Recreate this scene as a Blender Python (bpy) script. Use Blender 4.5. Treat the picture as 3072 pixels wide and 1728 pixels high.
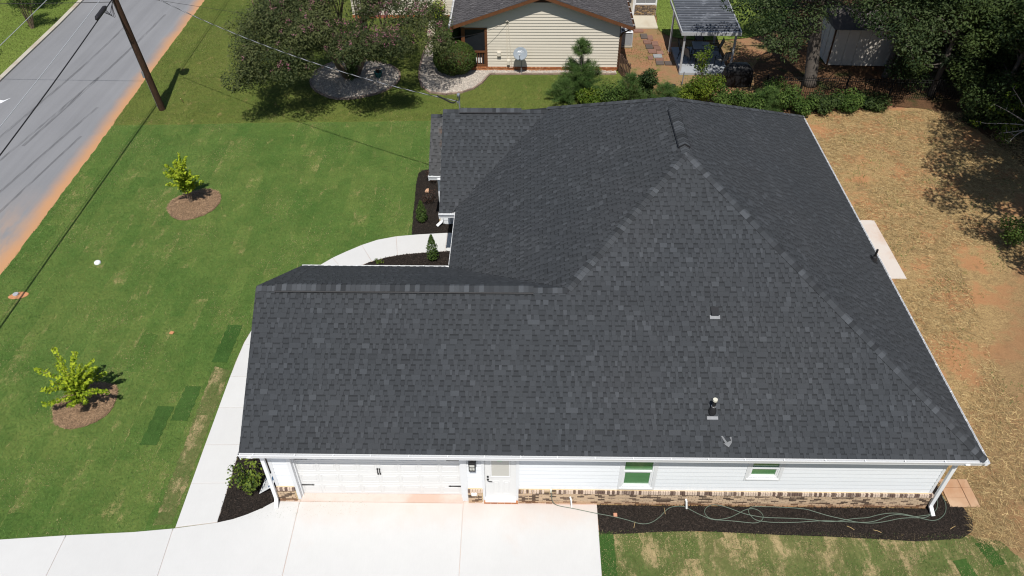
import bpy, bmesh, math, random
import numpy as np
from mathutils import Vector, Matrix
random.seed(7); rng = np.random.default_rng(7)
R = math.radians
for o in list(bpy.data.objects): bpy.data.objects.remove(o)
scene = bpy.context.scene
COL = scene.collection

# ------------------------------------------------------------------ camera, sky, sun, exposure
cam_d = bpy.data.cameras.new('camera'); cam = bpy.data.objects.new('camera', cam_d); COL.objects.link(cam)
scene.camera = cam
cam_d.sensor_width = 36.0; cam_d.lens = 36.0*2332.83/3072.0; cam_d.clip_start = 0.5; cam_d.clip_end = 2000
YAW, PITCH, ROLL = -0.0152289854, 0.724871381, -0.00244247028
_f = Vector((math.sin(YAW)*math.cos(PITCH), math.cos(YAW)*math.cos(PITCH), -math.sin(PITCH)))
_r = Vector((math.cos(YAW), -math.sin(YAW), 0)); _u = _r.cross(_f)
_r2 = _r*math.cos(ROLL)+_u*math.sin(ROLL); _u2 = -_r*math.sin(ROLL)+_u*math.cos(ROLL)
cam.matrix_world = Matrix(((_r2.x,_u2.x,-_f.x,6.58560312),(_r2.y,_u2.y,-_f.y,-13.5305731),(_r2.z,_u2.z,-_f.z,20.4299408),(0,0,0,1)))

SUN_EL = R(60.5)
world = bpy.data.worlds.new('World'); scene.world = world; world.use_nodes = True
wn = world.node_tree; wn.nodes.clear()
sky = wn.nodes.new('ShaderNodeTexSky'); sky.sky_type = 'NISHITA'; sky.sun_disc = False
sky.sun_elevation = SUN_EL; sky.sun_rotation = R(180); sky.air_density = 1.0; sky.dust_density = 0.6
bg = wn.nodes.new('ShaderNodeBackground'); bg.inputs[1].default_value = 0.075
wo = wn.nodes.new('ShaderNodeOutputWorld')
wn.links.new(sky.outputs[0], bg.inputs[0]); wn.links.new(bg.outputs[0], wo.inputs[0])
sun_d = bpy.data.lights.new('sun', 'SUN'); sun_d.energy = 4.6; sun_d.angle = R(0.5); sun_d.color = (1.0, 0.965, 0.91)
sun = bpy.data.objects.new('sun', sun_d); COL.objects.link(sun); sun.rotation_euler = (R(90)-SUN_EL, 0, 0); sun.location = (0, -20, 40)
scene.view_settings.view_transform = 'Standard'; scene.view_settings.look = 'None'
scene.view_settings.exposure = 0.12; scene.view_settings.gamma = 1.0
try: scene.view_settings.use_curve_mapping = False
except Exception: pass
scene.render.engine = 'CYCLES'
scene.cycles.filter_width = 1.15

# ------------------------------------------------------------------ materials
class NT:
    def __init__(s, name):
        s.m = bpy.data.materials.new(name); s.m.use_nodes = True; s.t = s.m.node_tree; s.t.nodes.clear()
        s.out = s.n('ShaderNodeOutputMaterial'); s.b = s.n('ShaderNodeBsdfPrincipled'); s.l(s.b.outputs[0], s.out.inputs[0])
        s.b.inputs['Specular IOR Level'].default_value = 0.3
        s.pos = None
    def n(s, t, **k):
        x = s.t.nodes.new(t)
        for a, v in k.items(): setattr(x, a, v)
        return x
    def l(s, a, b): s.t.links.new(a, b)
    def P(s):
        if s.pos is None: s.pos = s.n('ShaderNodeNewGeometry').outputs['Position']
        return s.pos
    def inp(s, sock, v):
        if isinstance(v, (int, float)): sock.default_value = v
        elif isinstance(v, tuple): sock.default_value = (*v, 1) if len(v) == 3 and len(sock.default_value) == 4 else v
        else: s.l(v, sock)
    def math(s, op, a, b=0.0, clamp=False):
        x = s.n('ShaderNodeMath', operation=op, use_clamp=clamp); s.inp(x.inputs[0], a); s.inp(x.inputs[1], b); return x.outputs[0]
    def noise(s, sc, det=4, rough=.55, vec=None, scale3=None, dist=0):
        v = vec or s.P()
        if scale3:
            mp = s.n('ShaderNodeMapping'); mp.inputs['Scale'].default_value = scale3; s.l(v, mp.inputs[0]); v = mp.outputs[0]
        x = s.n('ShaderNodeTexNoise'); s.l(v, x.inputs['Vector']); x.inputs['Scale'].default_value = sc
        x.inputs['Detail'].default_value = det; x.inputs['Roughness'].default_value = rough; x.inputs['Distortion'].default_value = dist
        return x.outputs[0]
    def ramp(s, f, lo, hi):
        x = s.n('ShaderNodeMapRange'); x.interpolation_type = 'SMOOTHSTEP'
        s.l(f, x.inputs[0]); x.inputs[1].default_value = lo; x.inputs[2].default_value = hi; return x.outputs[0]
    def mix(s, f, a, b, mode='MIX'):
        x = s.n('ShaderNodeMix', data_type='RGBA', blend_type=mode); s.inp(x.inputs[0], f); s.inp(x.inputs[6], a); s.inp(x.inputs[7], b); return x.outputs[2]
    def scale(s, c, f):
        x = s.n('ShaderNodeVectorMath', operation='SCALE'); s.inp(x.inputs[0], c); s.inp(x.inputs[3], f); return x.outputs[0]
    def attr(s, name='tone'):
        return s.n('ShaderNodeAttribute', attribute_name=name).outputs['Fac']
    def rnd(s): return s.n('ShaderNodeObjectInfo').outputs['Random']
    def bump(s, h, strength=.3, dist=.02):
        x = s.n('ShaderNodeBump'); x.inputs['Strength'].default_value = strength; x.inputs['Distance'].default_value = dist
        s.l(h, x.inputs['Height']); s.l(x.outputs[0], s.b.inputs['Normal'])
    def done(s, col, rough=.85, spec=None, metal=None):
        s.inp(s.b.inputs['Base Color'], col); s.inp(s.b.inputs['Roughness'], rough)
        if spec is not None: s.b.inputs['Specular IOR Level'].default_value = spec
        if metal is not None: s.b.inputs['Metallic'].default_value = metal
        return s.m

def simple(name, c, rough=.6, nscale=8, amt=.12, tone=False, rand=0.0, spec=.3, metal=0, bump=0, bscale=40):
    t = NT(name); f = t.noise(nscale, 4)
    col = t.mix(f, tuple(x*(1-amt) for x in c), tuple(min(1, x*(1+amt)) for x in c))
    if tone: col = t.scale(col, t.attr())
    if rand: col = t.scale(col, t.math('ADD', t.math('MULTIPLY', t.rnd(), rand), 1-rand/2))
    if bump: t.bump(t.noise(bscale, 3), bump, .01)
    return t.done(col, rough, spec, metal)

M = {}
def build_materials():
    # shingles: dark granules, per-tab blend in the attribute 'tone'
    t = NT('asphalt_shingle'); tone = t.attr(); g = t.noise(140, 2, .7); w = t.noise(.35, 3); sp = t.noise(55, 2)
    c = t.mix(w, (.0355, .040, .0455), (.0475, .050, .0535)); c = t.scale(c, tone)
    c = t.scale(c, t.math('ADD', t.math('MULTIPLY', g, .75), .62)); c = t.scale(c, t.math('ADD', t.math('MULTIPLY', sp, .3), .85))
    t.bump(g, .35, .004); M['shingle'] = t.done(c, .93, .25)
    M['shingle_dusty'] = None
    t = NT('dusty_shingle'); tone = t.attr(); g = t.noise(140, 2, .7); d = t.ramp(t.noise(1.3, 3), .5, .72)
    ex = t.n('ShaderNodeSeparateXYZ'); t.l(t.P(), ex.inputs[0]); d = t.math('MULTIPLY', d, t.ramp(ex.outputs[0], 3.05, 3.4))
    c = t.mix(d, t.scale(t.mix(0.5, (.06, .062, .066), (.066, .066, .066)), tone), (.16, .085, .05)); c = t.scale(c, t.math('ADD', t.math('MULTIPLY', g, .6), .7))
    M['shingle_dusty'] = t.done(c, .93, .25)
    t = NT('weathered_shingle'); tone = t.attr(); g = t.noise(120, 2, .7); w = t.noise(1.0, 4)
    c = t.scale(t.mix(w, (.062, .058, .062), (.10, .094, .094)), tone); c = t.scale(c, t.math('ADD', t.math('MULTIPLY', g, .6), .7))
    M['shingle_old'] = t.done(c, .95, .2)
    M['vent_black'] = simple('vent_black', (.02, .02, .022), .6)
    M['white_paint'] = simple('white_paint', (.74, .75, .76), .45, 3, .03)
    M['siding_white'] = simple('siding_white', (.69, .71, .73), .55, 2.5, .03, rand=.03)
    M['trim_white'] = simple('trim_white', (.68, .69, .70), .5, 3, .03)
    M['door_white'] = simple('door_white', (.68, .68, .67), .45, 3, .025)
    M['gutter_white'] = simple('gutter_white', (.76, .77, .78), .35, 3, .05)
    M['gutter_inside'] = simple('gutter_inside', (.50, .50, .49), .5, 6, .15)
    M['soffit'] = simple('soffit_white', (.6, .62, .63), .6)
    M['black_metal'] = simple('black_metal', (.012, .012, .013), .45, spec=.5)
    M['galv'] = simple('galvanised_metal', (.20, .205, .215), .55, 9, .3, metal=.1)
    M['bright_metal'] = simple('bright_metal', (.7, .7, .7), .25, 9, .1, metal=.8)
    M['pvc_white'] = simple('pvc_white', (.78, .78, .75), .4)
    M['cap_cream'] = simple('vent_cap_cream', (.62, .6, .5), .5)
    # brick, per-object random: dark umber through pale lime-washed
    def brick(name, dark, mid, pale, lo, hi):
        t = NT(name); r = t.rnd(); a = t.attr('tone'); r = t.math('FRACT', t.math('ADD', t.math('MULTIPLY', r, 1.0), t.math('MULTIPLY', a, 7.31)))
        n = t.noise(38, 4); r2 = t.math('ADD', r, t.math('MULTIPLY', t.math('SUBTRACT', n, .5), .5))
        c = t.mix(t.ramp(r2, lo-.06, lo+.06), dark, mid); c = t.mix(t.ramp(r2, hi-.07, hi+.07), c, pale)
        c = t.scale(c, t.math('ADD', t.math('MULTIPLY', t.noise(90, 3), .5), .75))
        ex = t.n('ShaderNodeSeparateXYZ'); t.l(t.P(), ex.inputs[0])
        c = t.mix(t.math('MULTIPLY', t.math('SUBTRACT', 1.0, t.ramp(ex.outputs[2], .02, .22)), .35), c, (.42, .19, .08))
        t.bump(t.noise(60, 3), .4, .006); return t.done(c, .9, .2)
    M['brick'] = brick('tumbled_brick', (.10, .07, .05), (.20, .14, .10), (.50, .37, .25), .27, .40)
    M['rowlock'] = brick('rowlock_brick', (.13, .085, .068), (.22, .16, .13), (.56, .44, .35), .34, .52)
    M['mortar'] = simple('tan_mortar', (.55, .43, .25), .95, 30, .15, bump=.3)
    M['old_brick'] = brick('orange_brick', (.30, .10, .045), (.40, .15, .06), (.5, .25, .13), .4, .8)
    M['old_mortar'] = simple('orange_mortar', (.42, .2, .1), .95, 20, .2)
    # concrete
    def conc(name, c1, c2, stain, amt, thr, drk=0.0):
        t = NT(name); w = t.math('ADD', t.math('MULTIPLY', t.noise(.5, 5, .6), .5), t.math('MULTIPLY', t.noise(1.7, 6, .7), .5)); g = t.noise(70, 3, .7); b = t.noise(9, 2, .5, scale3=(8, .6, 1))
        c = t.mix(w, c1, c2); c = t.mix(t.math('MULTIPLY', t.ramp(t.noise(.42, 6, .62, dist=.3), thr, thr+.2), amt), c, stain)
        ex = t.n('ShaderNodeSeparateXYZ'); t.l(t.P(), ex.inputs[0]); nr = t.math('ADD', ex.outputs[1], t.math('MULTIPLY', t.noise(1.3, 5, .65), 1.3)); dr = t.math('MULTIPLY', t.ramp(nr, -.75, .35), t.math('MULTIPLY', t.ramp(ex.outputs[0], -.3, .3), t.math('SUBTRACT', 1.0, t.ramp(ex.outputs[1], .4, 1.4)))); c = t.mix(t.math('MULTIPLY', dr, amt*drk, True), c, stain)
        sp = t.ramp(t.noise(2.3, 6, .7), .66, .74); c = t.mix(t.math('MULTIPLY', sp, .22), c, stain)
        c = t.scale(c, t.math('ADD', t.math('MULTIPLY', g, .10), .95)); c = t.scale(c, t.math('ADD', t.math('MULTIPLY', b, .07), .965))
        c = t.scale(c, t.math('ADD', t.math('MULTIPLY', t.rnd(), .05), .975))
        t.bump(t.math('ADD', g, b), .12, .004); return t.done(c, .85, .25)
    M['concrete'] = conc('broom_concrete', (.515, .51, .497), (.605, .60, .587), (.56, .42, .34), .28, .60, 1.3)
    M['apron'] = conc('clay_stained_concrete', (.54, .45, .40), (.58, .51, .46), (.50, .33, .25), .7, .45)
    M['patio'] = conc('patio_concrete', (.52, .46, .41), (.59, .54, .49), (.47, .28, .18), .65, .5)
    M['patio_old'] = conc('old_patio_concrete', (.46, .42, .33), (.54, .49, .39), (.36, .27, .17), .5, .5)
    M['paver'] = conc('clay_stained_paver', (.48, .32, .20), (.55, .39, .26), (.36, .17, .08), .7, .5)
    M['slab_grey'] = conc('grey_slab', (.30, .32, .34), (.37, .39, .41), (.2, .18, .16), .4, .55)
    M['curb'] = conc('curb_concrete', (.40, .37, .31), (.5, .46, .38), (.3, .2, .12), .5, .5)
    # asphalt road with clay washed along its edge
    t = NT('road_asphalt'); g = t.math('ADD', t.math('MULTIPLY', t.noise(120, 2, .8), .6), t.math('MULTIPLY', t.noise(22, 4, .8), .4)); w = t.noise(.25, 5); ex = t.n('ShaderNodeSeparateXYZ'); t.l(t.P(), ex.inputs[0])
    st = t.noise(.5, 4, .6, scale3=(3.2, .12, 1)); sl = t.math('MULTIPLY', ex.outputs[1], .0215)
    d = t.math('ADD', t.math('ADD', ex.outputs[0], sl), 14.27)          # 0 at the right edge, negative towards the road
    d = t.math('ADD', d, t.math('MULTIPLY', t.math('SUBTRACT', t.noise(.45, 5, .6), .5), .75))
    c = t.mix(w, (.185, .187, .196), (.238, .239, .247)); c = t.scale(c, t.math('ADD', t.math('MULTIPLY', st, .40), .79))
    c = t.scale(c, t.math('ADD', t.math('MULTIPLY', g, .5), .75))
    wide = t.math('MULTIPLY', t.math('MULTIPLY', t.math('SUBTRACT', 1.0, t.ramp(ex.outputs[1], 10.5, 17)), t.ramp(d, -3.6, -1.0)), t.ramp(t.noise(.6, 5, .65, scale3=(1, .35, 1)), .40, .62))
    c = t.mix(t.math('MULTIPLY', wide, .7), c, (.44, .27, .16))
    c = t.mix(t.math('MULTIPLY', t.ramp(d, -1.0, -.02), .95), c, (.47, .25, .122))
    t.bump(g, .3, .006); M['road'] = t.done(c, .9, .2)
    t = NT('tyre_rubber'); g = t.ramp(t.noise(1.1, 5, .65, scale3=(6, .5, 1)), .30, .62)
    tr = t.n('ShaderNodeBsdfTransparent'); mx = t.n('ShaderNodeMixShader'); t.l(t.math('MULTIPLY', g, .34), mx.inputs[0]); t.l(tr.outputs[0], mx.inputs[1]); t.l(t.b.outputs[0], mx.inputs[2]); t.l(mx.outputs[0], t.out.inputs[0])
    M['tyre'] = t.done((.10, .10, .105), .9)
    # ---- ground covers
    def sod(name, dk, md, lt, tan, bw, bl, tanlo, tanhi, rot=0.0, blk=.55, seam=.09):
        t = NT(name)
        mp = t.n('ShaderNodeMapping'); mp.inputs['Rotation'].default_value = (0, 0, R(90)+rot); t.l(t.P(), mp.inputs[0])
        jit = t.n('ShaderNodeTexNoise'); jit.inputs['Scale'].default_value = 2.2; jit.inputs['Detail'].default_value = 3; t.l(mp.outputs[0], jit.inputs['Vector'])
        va = t.n('ShaderNodeVectorMath', operation='MULTIPLY_ADD'); t.l(jit.outputs['Color'], va.inputs[0]); va.inputs[1].default_value = (.34, .30, 0); t.l(mp.outputs[0], va.inputs[2])
        br = t.n('ShaderNodeTexBrick'); t.l(va.outputs[0], br.inputs['Vector']); br.inputs['Scale'].default_value = 1
        br.inputs['Brick Width'].default_value = bl; br.inputs['Row Height'].default_value = bw; br.inputs['Mortar Size'].default_value = .018; br.inputs['Mortar Smooth'].default_value = .9
        br.inputs['Color1'].default_value = (0, 0, 0, 1); br.inputs['Color2'].default_value = (1, 1, 1, 1); br.inputs['Mortar'].default_value = (.5, .5, .5, 1)
        fine = t.noise(34, 4, .75); mid = t.noise(2.4, 5, .68); big = t.noise(.22, 3)
        f = t.math('ADD', t.math('MULTIPLY', br.outputs['Color'], blk), t.math('MULTIPLY', mid, 1-blk))
        f = t.math('ADD', f, t.math('MULTIPLY', t.math('SUBTRACT', big, .5), .9), True)
        c = t.mix(t.ramp(f, 0.05, .95), dk, lt); c = t.mix(t.ramp(fine, .35, .75), c, md)
        dry = t.math('ADD', t.math('MULTIPLY', t.noise(1.2, 7, .75, scale3=(1.7, .8, 1)), .8), t.math('MULTIPLY', br.outputs['Color'], .12))
        dry = t.math('ADD', dry, t.math('MULTIPLY', br.outputs['Fac'], seam))
        dry = t.math('ADD', dry, t.math('MULTIPLY', t.math('SUBTRACT', fine, .5), .22))
        c = t.mix(t.math('MULTIPLY', t.ramp(dry, tanlo, tanhi), .8), c, tan)
        c = t.scale(c, t.math('ADD', t.math('MULTIPLY', fine, .9), .55)); c = t.scale(c, t.math('ADD', t.math('MULTIPLY', t.noise(9, 4, .7, scale3=(1.3, .8, 1)), 1.0), .5)); c = t.scale(c, t.math('ADD', t.math('MULTIPLY', t.noise(.9, 3, .6), .5), .75))
        t.bump(fine, .7, .02); return t.done(c, .95, .1)
    M['sod'] = sod('fresh_sod', (.042, .100, .019), (.078, .138, .029), (.145, .175, .046), (.32, .255, .115), .61, 1.9, .525, .69, blk=.25)
    M['sod_dark'] = sod('dark_sod_piece', (.026, .074, .014), (.040, .090, .019), (.055, .10, .024), (.2, .18, .07), .9, 9, .74, .92, blk=.2)
    M['sod_patchy'] = sod('patchy_sod', (.046, .090, .018), (.092, .118, .036), (.175, .155, .065), (.37, .28, .15), .41, .62, .455, .575, blk=.22, seam=-.03)
    M['grass_old'] = sod('established_grass', (.056, .100, .018), (.098, .128, .026), (.150, .155, .040), (.29, .195, .09), 30, 30, .515, .67, blk=.02)
    M['grass_bright'] = sod('bright_verge_grass', (.092, .148, .026), (.135, .19, .036), (.18, .22, .05), (.24, .2, .07), 30, 30, .64, .82, blk=.02)
    t = NT('straw_on_clay'); fine = t.noise(26, 5, .75, scale3=(1, 2.2, 1), dist=.6); mid = t.noise(.7, 5, .65); n3 = t.noise(1.9, 5, .65)
    c = t.mix(t.ramp(fine, .3, .7), (.14, .075, .032), (.50, .36, .17)); c = t.scale(c, t.math('ADD', t.math('MULTIPLY', t.noise(5, 5, .7, scale3=(1, 1.8, 1)), 1.1), .45)); c = t.mix(t.math('MULTIPLY', t.ramp(mid, .47, .60), .75), c, (.40, .19, .09)); c = t.mix(t.math('MULTIPLY', t.ramp(t.noise(1.1, 6, .7), .54, .68), .7), c, (.20, .13, .065))
    c = t.mix(t.math('MULTIPLY', t.ramp(n3, .62, .72), .6), c, (.10, .115, .025)); ex = t.n('ShaderNodeSeparateXYZ'); t.l(t.P(), ex.inputs[0])
    bare = t.ramp(t.math('SUBTRACT', t.math('ADD', ex.outputs[0], t.math('MULTIPLY', mid, 3)), t.math('MULTIPLY', ex.outputs[1], .62)), 20.3, 22.6)
    c = t.mix(t.math('MULTIPLY', bare, .6), c, t.scale(t.mix(t.ramp(fine, .3, .7), (.15, .09, .045), (.30, .19, .10)), t.math('ADD', t.math('MULTIPLY', n3, .9), .55))); t.bump(fine, .7, .03); M['straw_ground'] = t.done(c, .95, .1)
    t = NT('red_clay'); fine = t.noise(22, 5, .7); mid = t.noise(.6, 5, .65); n3 = t.noise(1.2, 5, .65)
    c = t.mix(t.ramp(fine, .3, .7), (.20, .10, .052), (.37, .195, .11)); c = t.mix(t.math('MULTIPLY', t.ramp(mid, .40, .60), .85), c, (.235, .165, .08))
    c = t.mix(t.math('MULTIPLY', t.ramp(n3, .55, .68), .7), c, (.09, .115, .025)); t.bump(fine, .6, .02); M['clay'] = t.done(c, .95, .1)
    t = NT('leaf_litter'); fine = t.noise(18, 5, .7); c = t.mix(t.ramp(fine, .3, .7), (.05, .03, .016), (.16, .085, .045)); c = t.mix(t.ramp(t.noise(.8, 4), .5, .7), c, (.035, .045, .014)); t.bump(fine, .6, .03); M['litter'] = t.done(c, .95, .1)
    t = NT('black_mulch_base'); fine = t.noise(38, 4, .75); c = t.mix(t.ramp(fine, .35, .75), (.012, .010, .009), (.045, .036, .03)); t.bump(fine, .9, .04); M['mulch'] = t.done(c, .95, .15)
    M['mulch_chip'] = simple('mulch_chip', (.033, .025, .020), .9, 20, .3, tone=True, spec=.2)
    M['pine_straw_base'] = simple('pine_straw_base', (.19, .12, .075), .95, 30, .4)
    M['pine_needle_brown'] = simple('pine_needle_brown', (.36, .235, .14), .8, 20, .2, tone=True)
    M['straw'] = simple('dry_straw', (.47, .345, .165), .8, 6, .25, tone=True)
    M['blade'] = simple('grass_blade', (.096, .178, .038), .7, 1.4, .25, tone=True)
    M['blade_old'] = simple('grass_blade_yellow', (.135, .168, .036), .7, .8, .25, tone=True)
    M['blade_tan'] = simple('grass_blade_tan', (.42, .33, .17), .8, 1.2, .25, tone=True)
    M['gravel_base'] = simple('gravel_bed_base', (.40, .35, .30), .95, 30, .3)
    M['gravel'] = simple('white_pebble', (.55, .49, .42), .8, 12, .15, tone=True)
    M['edger'] = simple('edging_block', (.26, .19, .15), .9, 14, .2, rand=.4, bump=.4)
    M['clay_spoil'] = simple('bare_clay', (.5, .23, .11), .95, 20, .2, bump=.4)
    # vegetation
    def leaf(name, a, b, rough=.65, trans=.25, spec=.12):
        t = NT(name); c = t.mix(t.ramp(t.attr(), 0, 1), a, b); t.done(c, rough, spec)
        tl = t.n('ShaderNodeBsdfTranslucent'); t.l(c, tl.inputs[0]); mx = t.n('ShaderNodeMixShader'); mx.inputs[0].default_value = trans
        t.l(t.b.outputs[0], mx.inputs[1]); t.l(tl.outputs[0], mx.inputs[2]); t.l(mx.outputs[0], t.out.inputs[0]); return t.m
    M['leaf_myrtle'] = leaf('myrtle_leaf', (.034, .050, .018), (.105, .118, .044), .6)
    M['flower_pink'] = leaf('pink_flower', (.26, .085, .13), (.40, .18, .24), .8, .2, .05)
    M['leaf_lime'] = leaf('lime_leaf', (.12, .20, .012), (.46, .54, .04), .6, .35)
    M['leaf_dark'] = leaf('dark_leaf', (.015, .030, .010), (.066, .096, .027), .6, .2, .12)
    M['leaf_oak'] = leaf('oak_leaf', (.016, .032, .010), (.064, .088, .032), .6, .2, .14)
    M['leaf_mid'] = leaf('mid_leaf', (.030, .060, .012), (.105, .160, .035), .6)
    M['leaf_bright'] = leaf('bright_leaf', (.05, .095, .010), (.155, .20, .025), .5, .3)
    M['leaf_box'] = leaf('boxwood_leaf', (.022, .045, .008), (.080, .115, .022), .55, .15, .2)
    M['leaf_holly'] = leaf('holly_leaf', (.035, .07, .012), (.17, .22, .03), .55, .2, .2)
    M['leaf_red'] = leaf('loropetalum_leaf', (.028, .02, .014), (.10, .05, .035), .5)
    M['needle'] = leaf('pine_needle', (.046, .105, .026), (.17, .26, .08), .6, .4)
    M['needle_dark'] = leaf('conifer_needle_dark', (.012, .025, .012), (.045, .058, .030), .6, .15)
    M['bark'] = simple('tree_bark', (.10, .085, .072), .95, 9, .4, bump=.8, bscale=18)
    M['bark_tan'] = simple('smooth_bark_tan', (.20, .145, .10), .85, 7, .3)
    M['bark_pale'] = simple('pale_twig', (.42, .37, .33), .8, 7, .2)
    t = NT('creosote_wood'); g = t.noise(6, 5, .7, scale3=(9, 9, .5)); c = t.mix(t.ramp(g, .3, .7), (.018, .010, .006), (.062, .030, .015)); t.bump(g, .4, .02); M['pole_wood'] = t.done(c, .85)
    # neighbour house and yard furniture
    M['siding_cream'] = simple('siding_cream', (.60, .55, .46), .6, 2, .03, rand=.03)
    M['cedar'] = simple('stained_cedar', (.125, .05, .02), .7, 9, .3)
    M['brown_paint'] = simple('brown_trim', (.075, .035, .018), .6, 6, .2)
    M['screen'] = simple('dark_screen', (.010, .012, .016), .5, 5, .3)
    M['porch_inner'] = simple('porch_inner_wall', (.08, .07, .06), .9)
    M['fence_wood'] = simple('weathered_brown_fence', (.085, .05, .034), .9, 9, .3, rand=.3)
    M['iron'] = simple('black_iron', (.010, .010, .010), .8, spec=.1)
    M['alu'] = simple('aluminium_post', (.42, .43, .44), .45, 9, .2, metal=.2)
    t = NT('patio_cover_metal'); d = t.ramp(t.noise(2.4, 7, .75, scale3=(.7, 3.2, 1)), .52, .70); d = t.math('ADD', t.math('MULTIPLY', d, .5), t.math('SUBTRACT', t.attr(), 1.0), True); c = t.mix(d, (.04, .045, .055), (.36, .38, .42)); M['cover'] = t.done(c, t.math('ADD', t.math('MULTIPLY', d, .3), .28))
    M['grill_cover'] = simple('black_vinyl_cover', (.008, .008, .009), .55, 5, .3, bump=.5, bscale=5, spec=.4)
    M['table_top'] = simple('table_grey', (.26, .26, .255), .4, 4, .15)
    M['sling'] = simple('chair_sling_grey', (.17, .17, .168), .7, 30, .1)
    M['shed_wall'] = simple('shed_panel', (.58, .53, .46), .7, 3, .12)
    M['shed_roof'] = simple('shed_roof', (.10, .09, .085), .9, 6, .3)
    M['ac_grey'] = simple('ac_cabinet', (.36, .37, .38), .5, 6, .1)
    M['ac_dark'] = simple('ac_coil', (.06, .06, .065), .6)
    M['ac_top'] = simple('ac_top', (.60, .62, .65), .45)
    t = NT('ledge_stone'); r = t.rnd(); c = t.mix(t.ramp(r, .2, .8), (.10, .075, .06), (.33, .22, .11)); c = t.mix(t.ramp(t.noise(14, 4), .45, .7), c, (.24, .19, .15)); t.bump(t.noise(30, 3), .5, .01); M['ledge'] = t.done(c, .9)
    M['scrap'] = simple('scrap_grey', (.17, .175, .18), .7)
    M['flag_red'] = simple('red_stepping_stone', (.21, .115, .085), .9, 7, .3, rand=.35, bump=.3)
    M['flag_dark'] = simple('dark_stepping_stone', (.10, .08, .07), .9, 7, .3, rand=.3, bump=.3)
    M['flag_grey'] = simple('grey_stepping_stone', (.26, .27, .27), .9, 9, .3, bump=.3)
    M['dish_grey'] = simple('dish_grey', (.25, .28, .31), .7, 5, .05, spec=.1)
    M['teal'] = simple('teal_glaze', (.010, .09, .085), .25, spec=.6)
    M['hose'] = simple('garden_hose_green', (.12, .155, .12), .45, 9, .15)
    M['wire_dark'] = simple('black_cable', (.022, .02, .022), .5)
    M['wire_alu'] = simple('bare_aluminium_cable', (.46, .47, .49), .5, metal=.2)
    M['downpipe_brown'] = simple('brown_drain_pipe', (.055, .042, .04), .6)
    M['terracotta'] = simple('red_paver', (.50, .25, .16), .9, 12, .2)
    M['limestone'] = simple('tan_rock', (.50, .30, .19), .9, 10, .2)
    M['blue_print'] = simple('navy_print', (.03, .10, .22), .5)
    M['grey_print'] = simple('grey_print', (.42, .44, .47), .5)
    M['green_tag'] = simple('green_tag', (.35, .6, .38), .5)
    t = NT('green_window_glass'); w = t.noise(7, 2, .5, scale3=(.15, 1, 5)); ex = t.n('ShaderNodeSeparateXYZ'); t.l(t.P(), ex.inputs[0])
    st = t.math('SINE', t.math('MULTIPLY', ex.outputs[2], 150)); c = t.mix(t.math('ADD', t.math('MULTIPLY', st, .12), w), (.055, .155, .06), (.125, .28, .12)); t.b.inputs['Coat Weight'].default_value = .6; M['glass_green'] = t.done(c, .18, .6)
    t = NT('door_glass_blind'); ex = t.n('ShaderNodeSeparateXYZ'); t.l(t.P(), ex.inputs[0]); st = t.math('SINE', t.math('MULTIPLY', ex.outputs[2], 130)); c = t.mix(t.math('ADD', t.math('MULTIPLY', st, .3), .5), (.40, .40, .36), (.54, .52, .47)); t.b.inputs['Coat Weight'].default_value = .5; M['glass_blind'] = t.done(c, .3, .5)
    M['glass_dark'] = simple('dark_glass', (.05, .055, .06), .12, spec=.6)
    M['glass_grey'] = simple('grey_screen_glass', (.20, .205, .21), .25, spec=.5)
    M['lamp_glass'] = simple('lantern_glass', (.55, .55, .5), .15, spec=.6)
build_materials()

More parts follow.
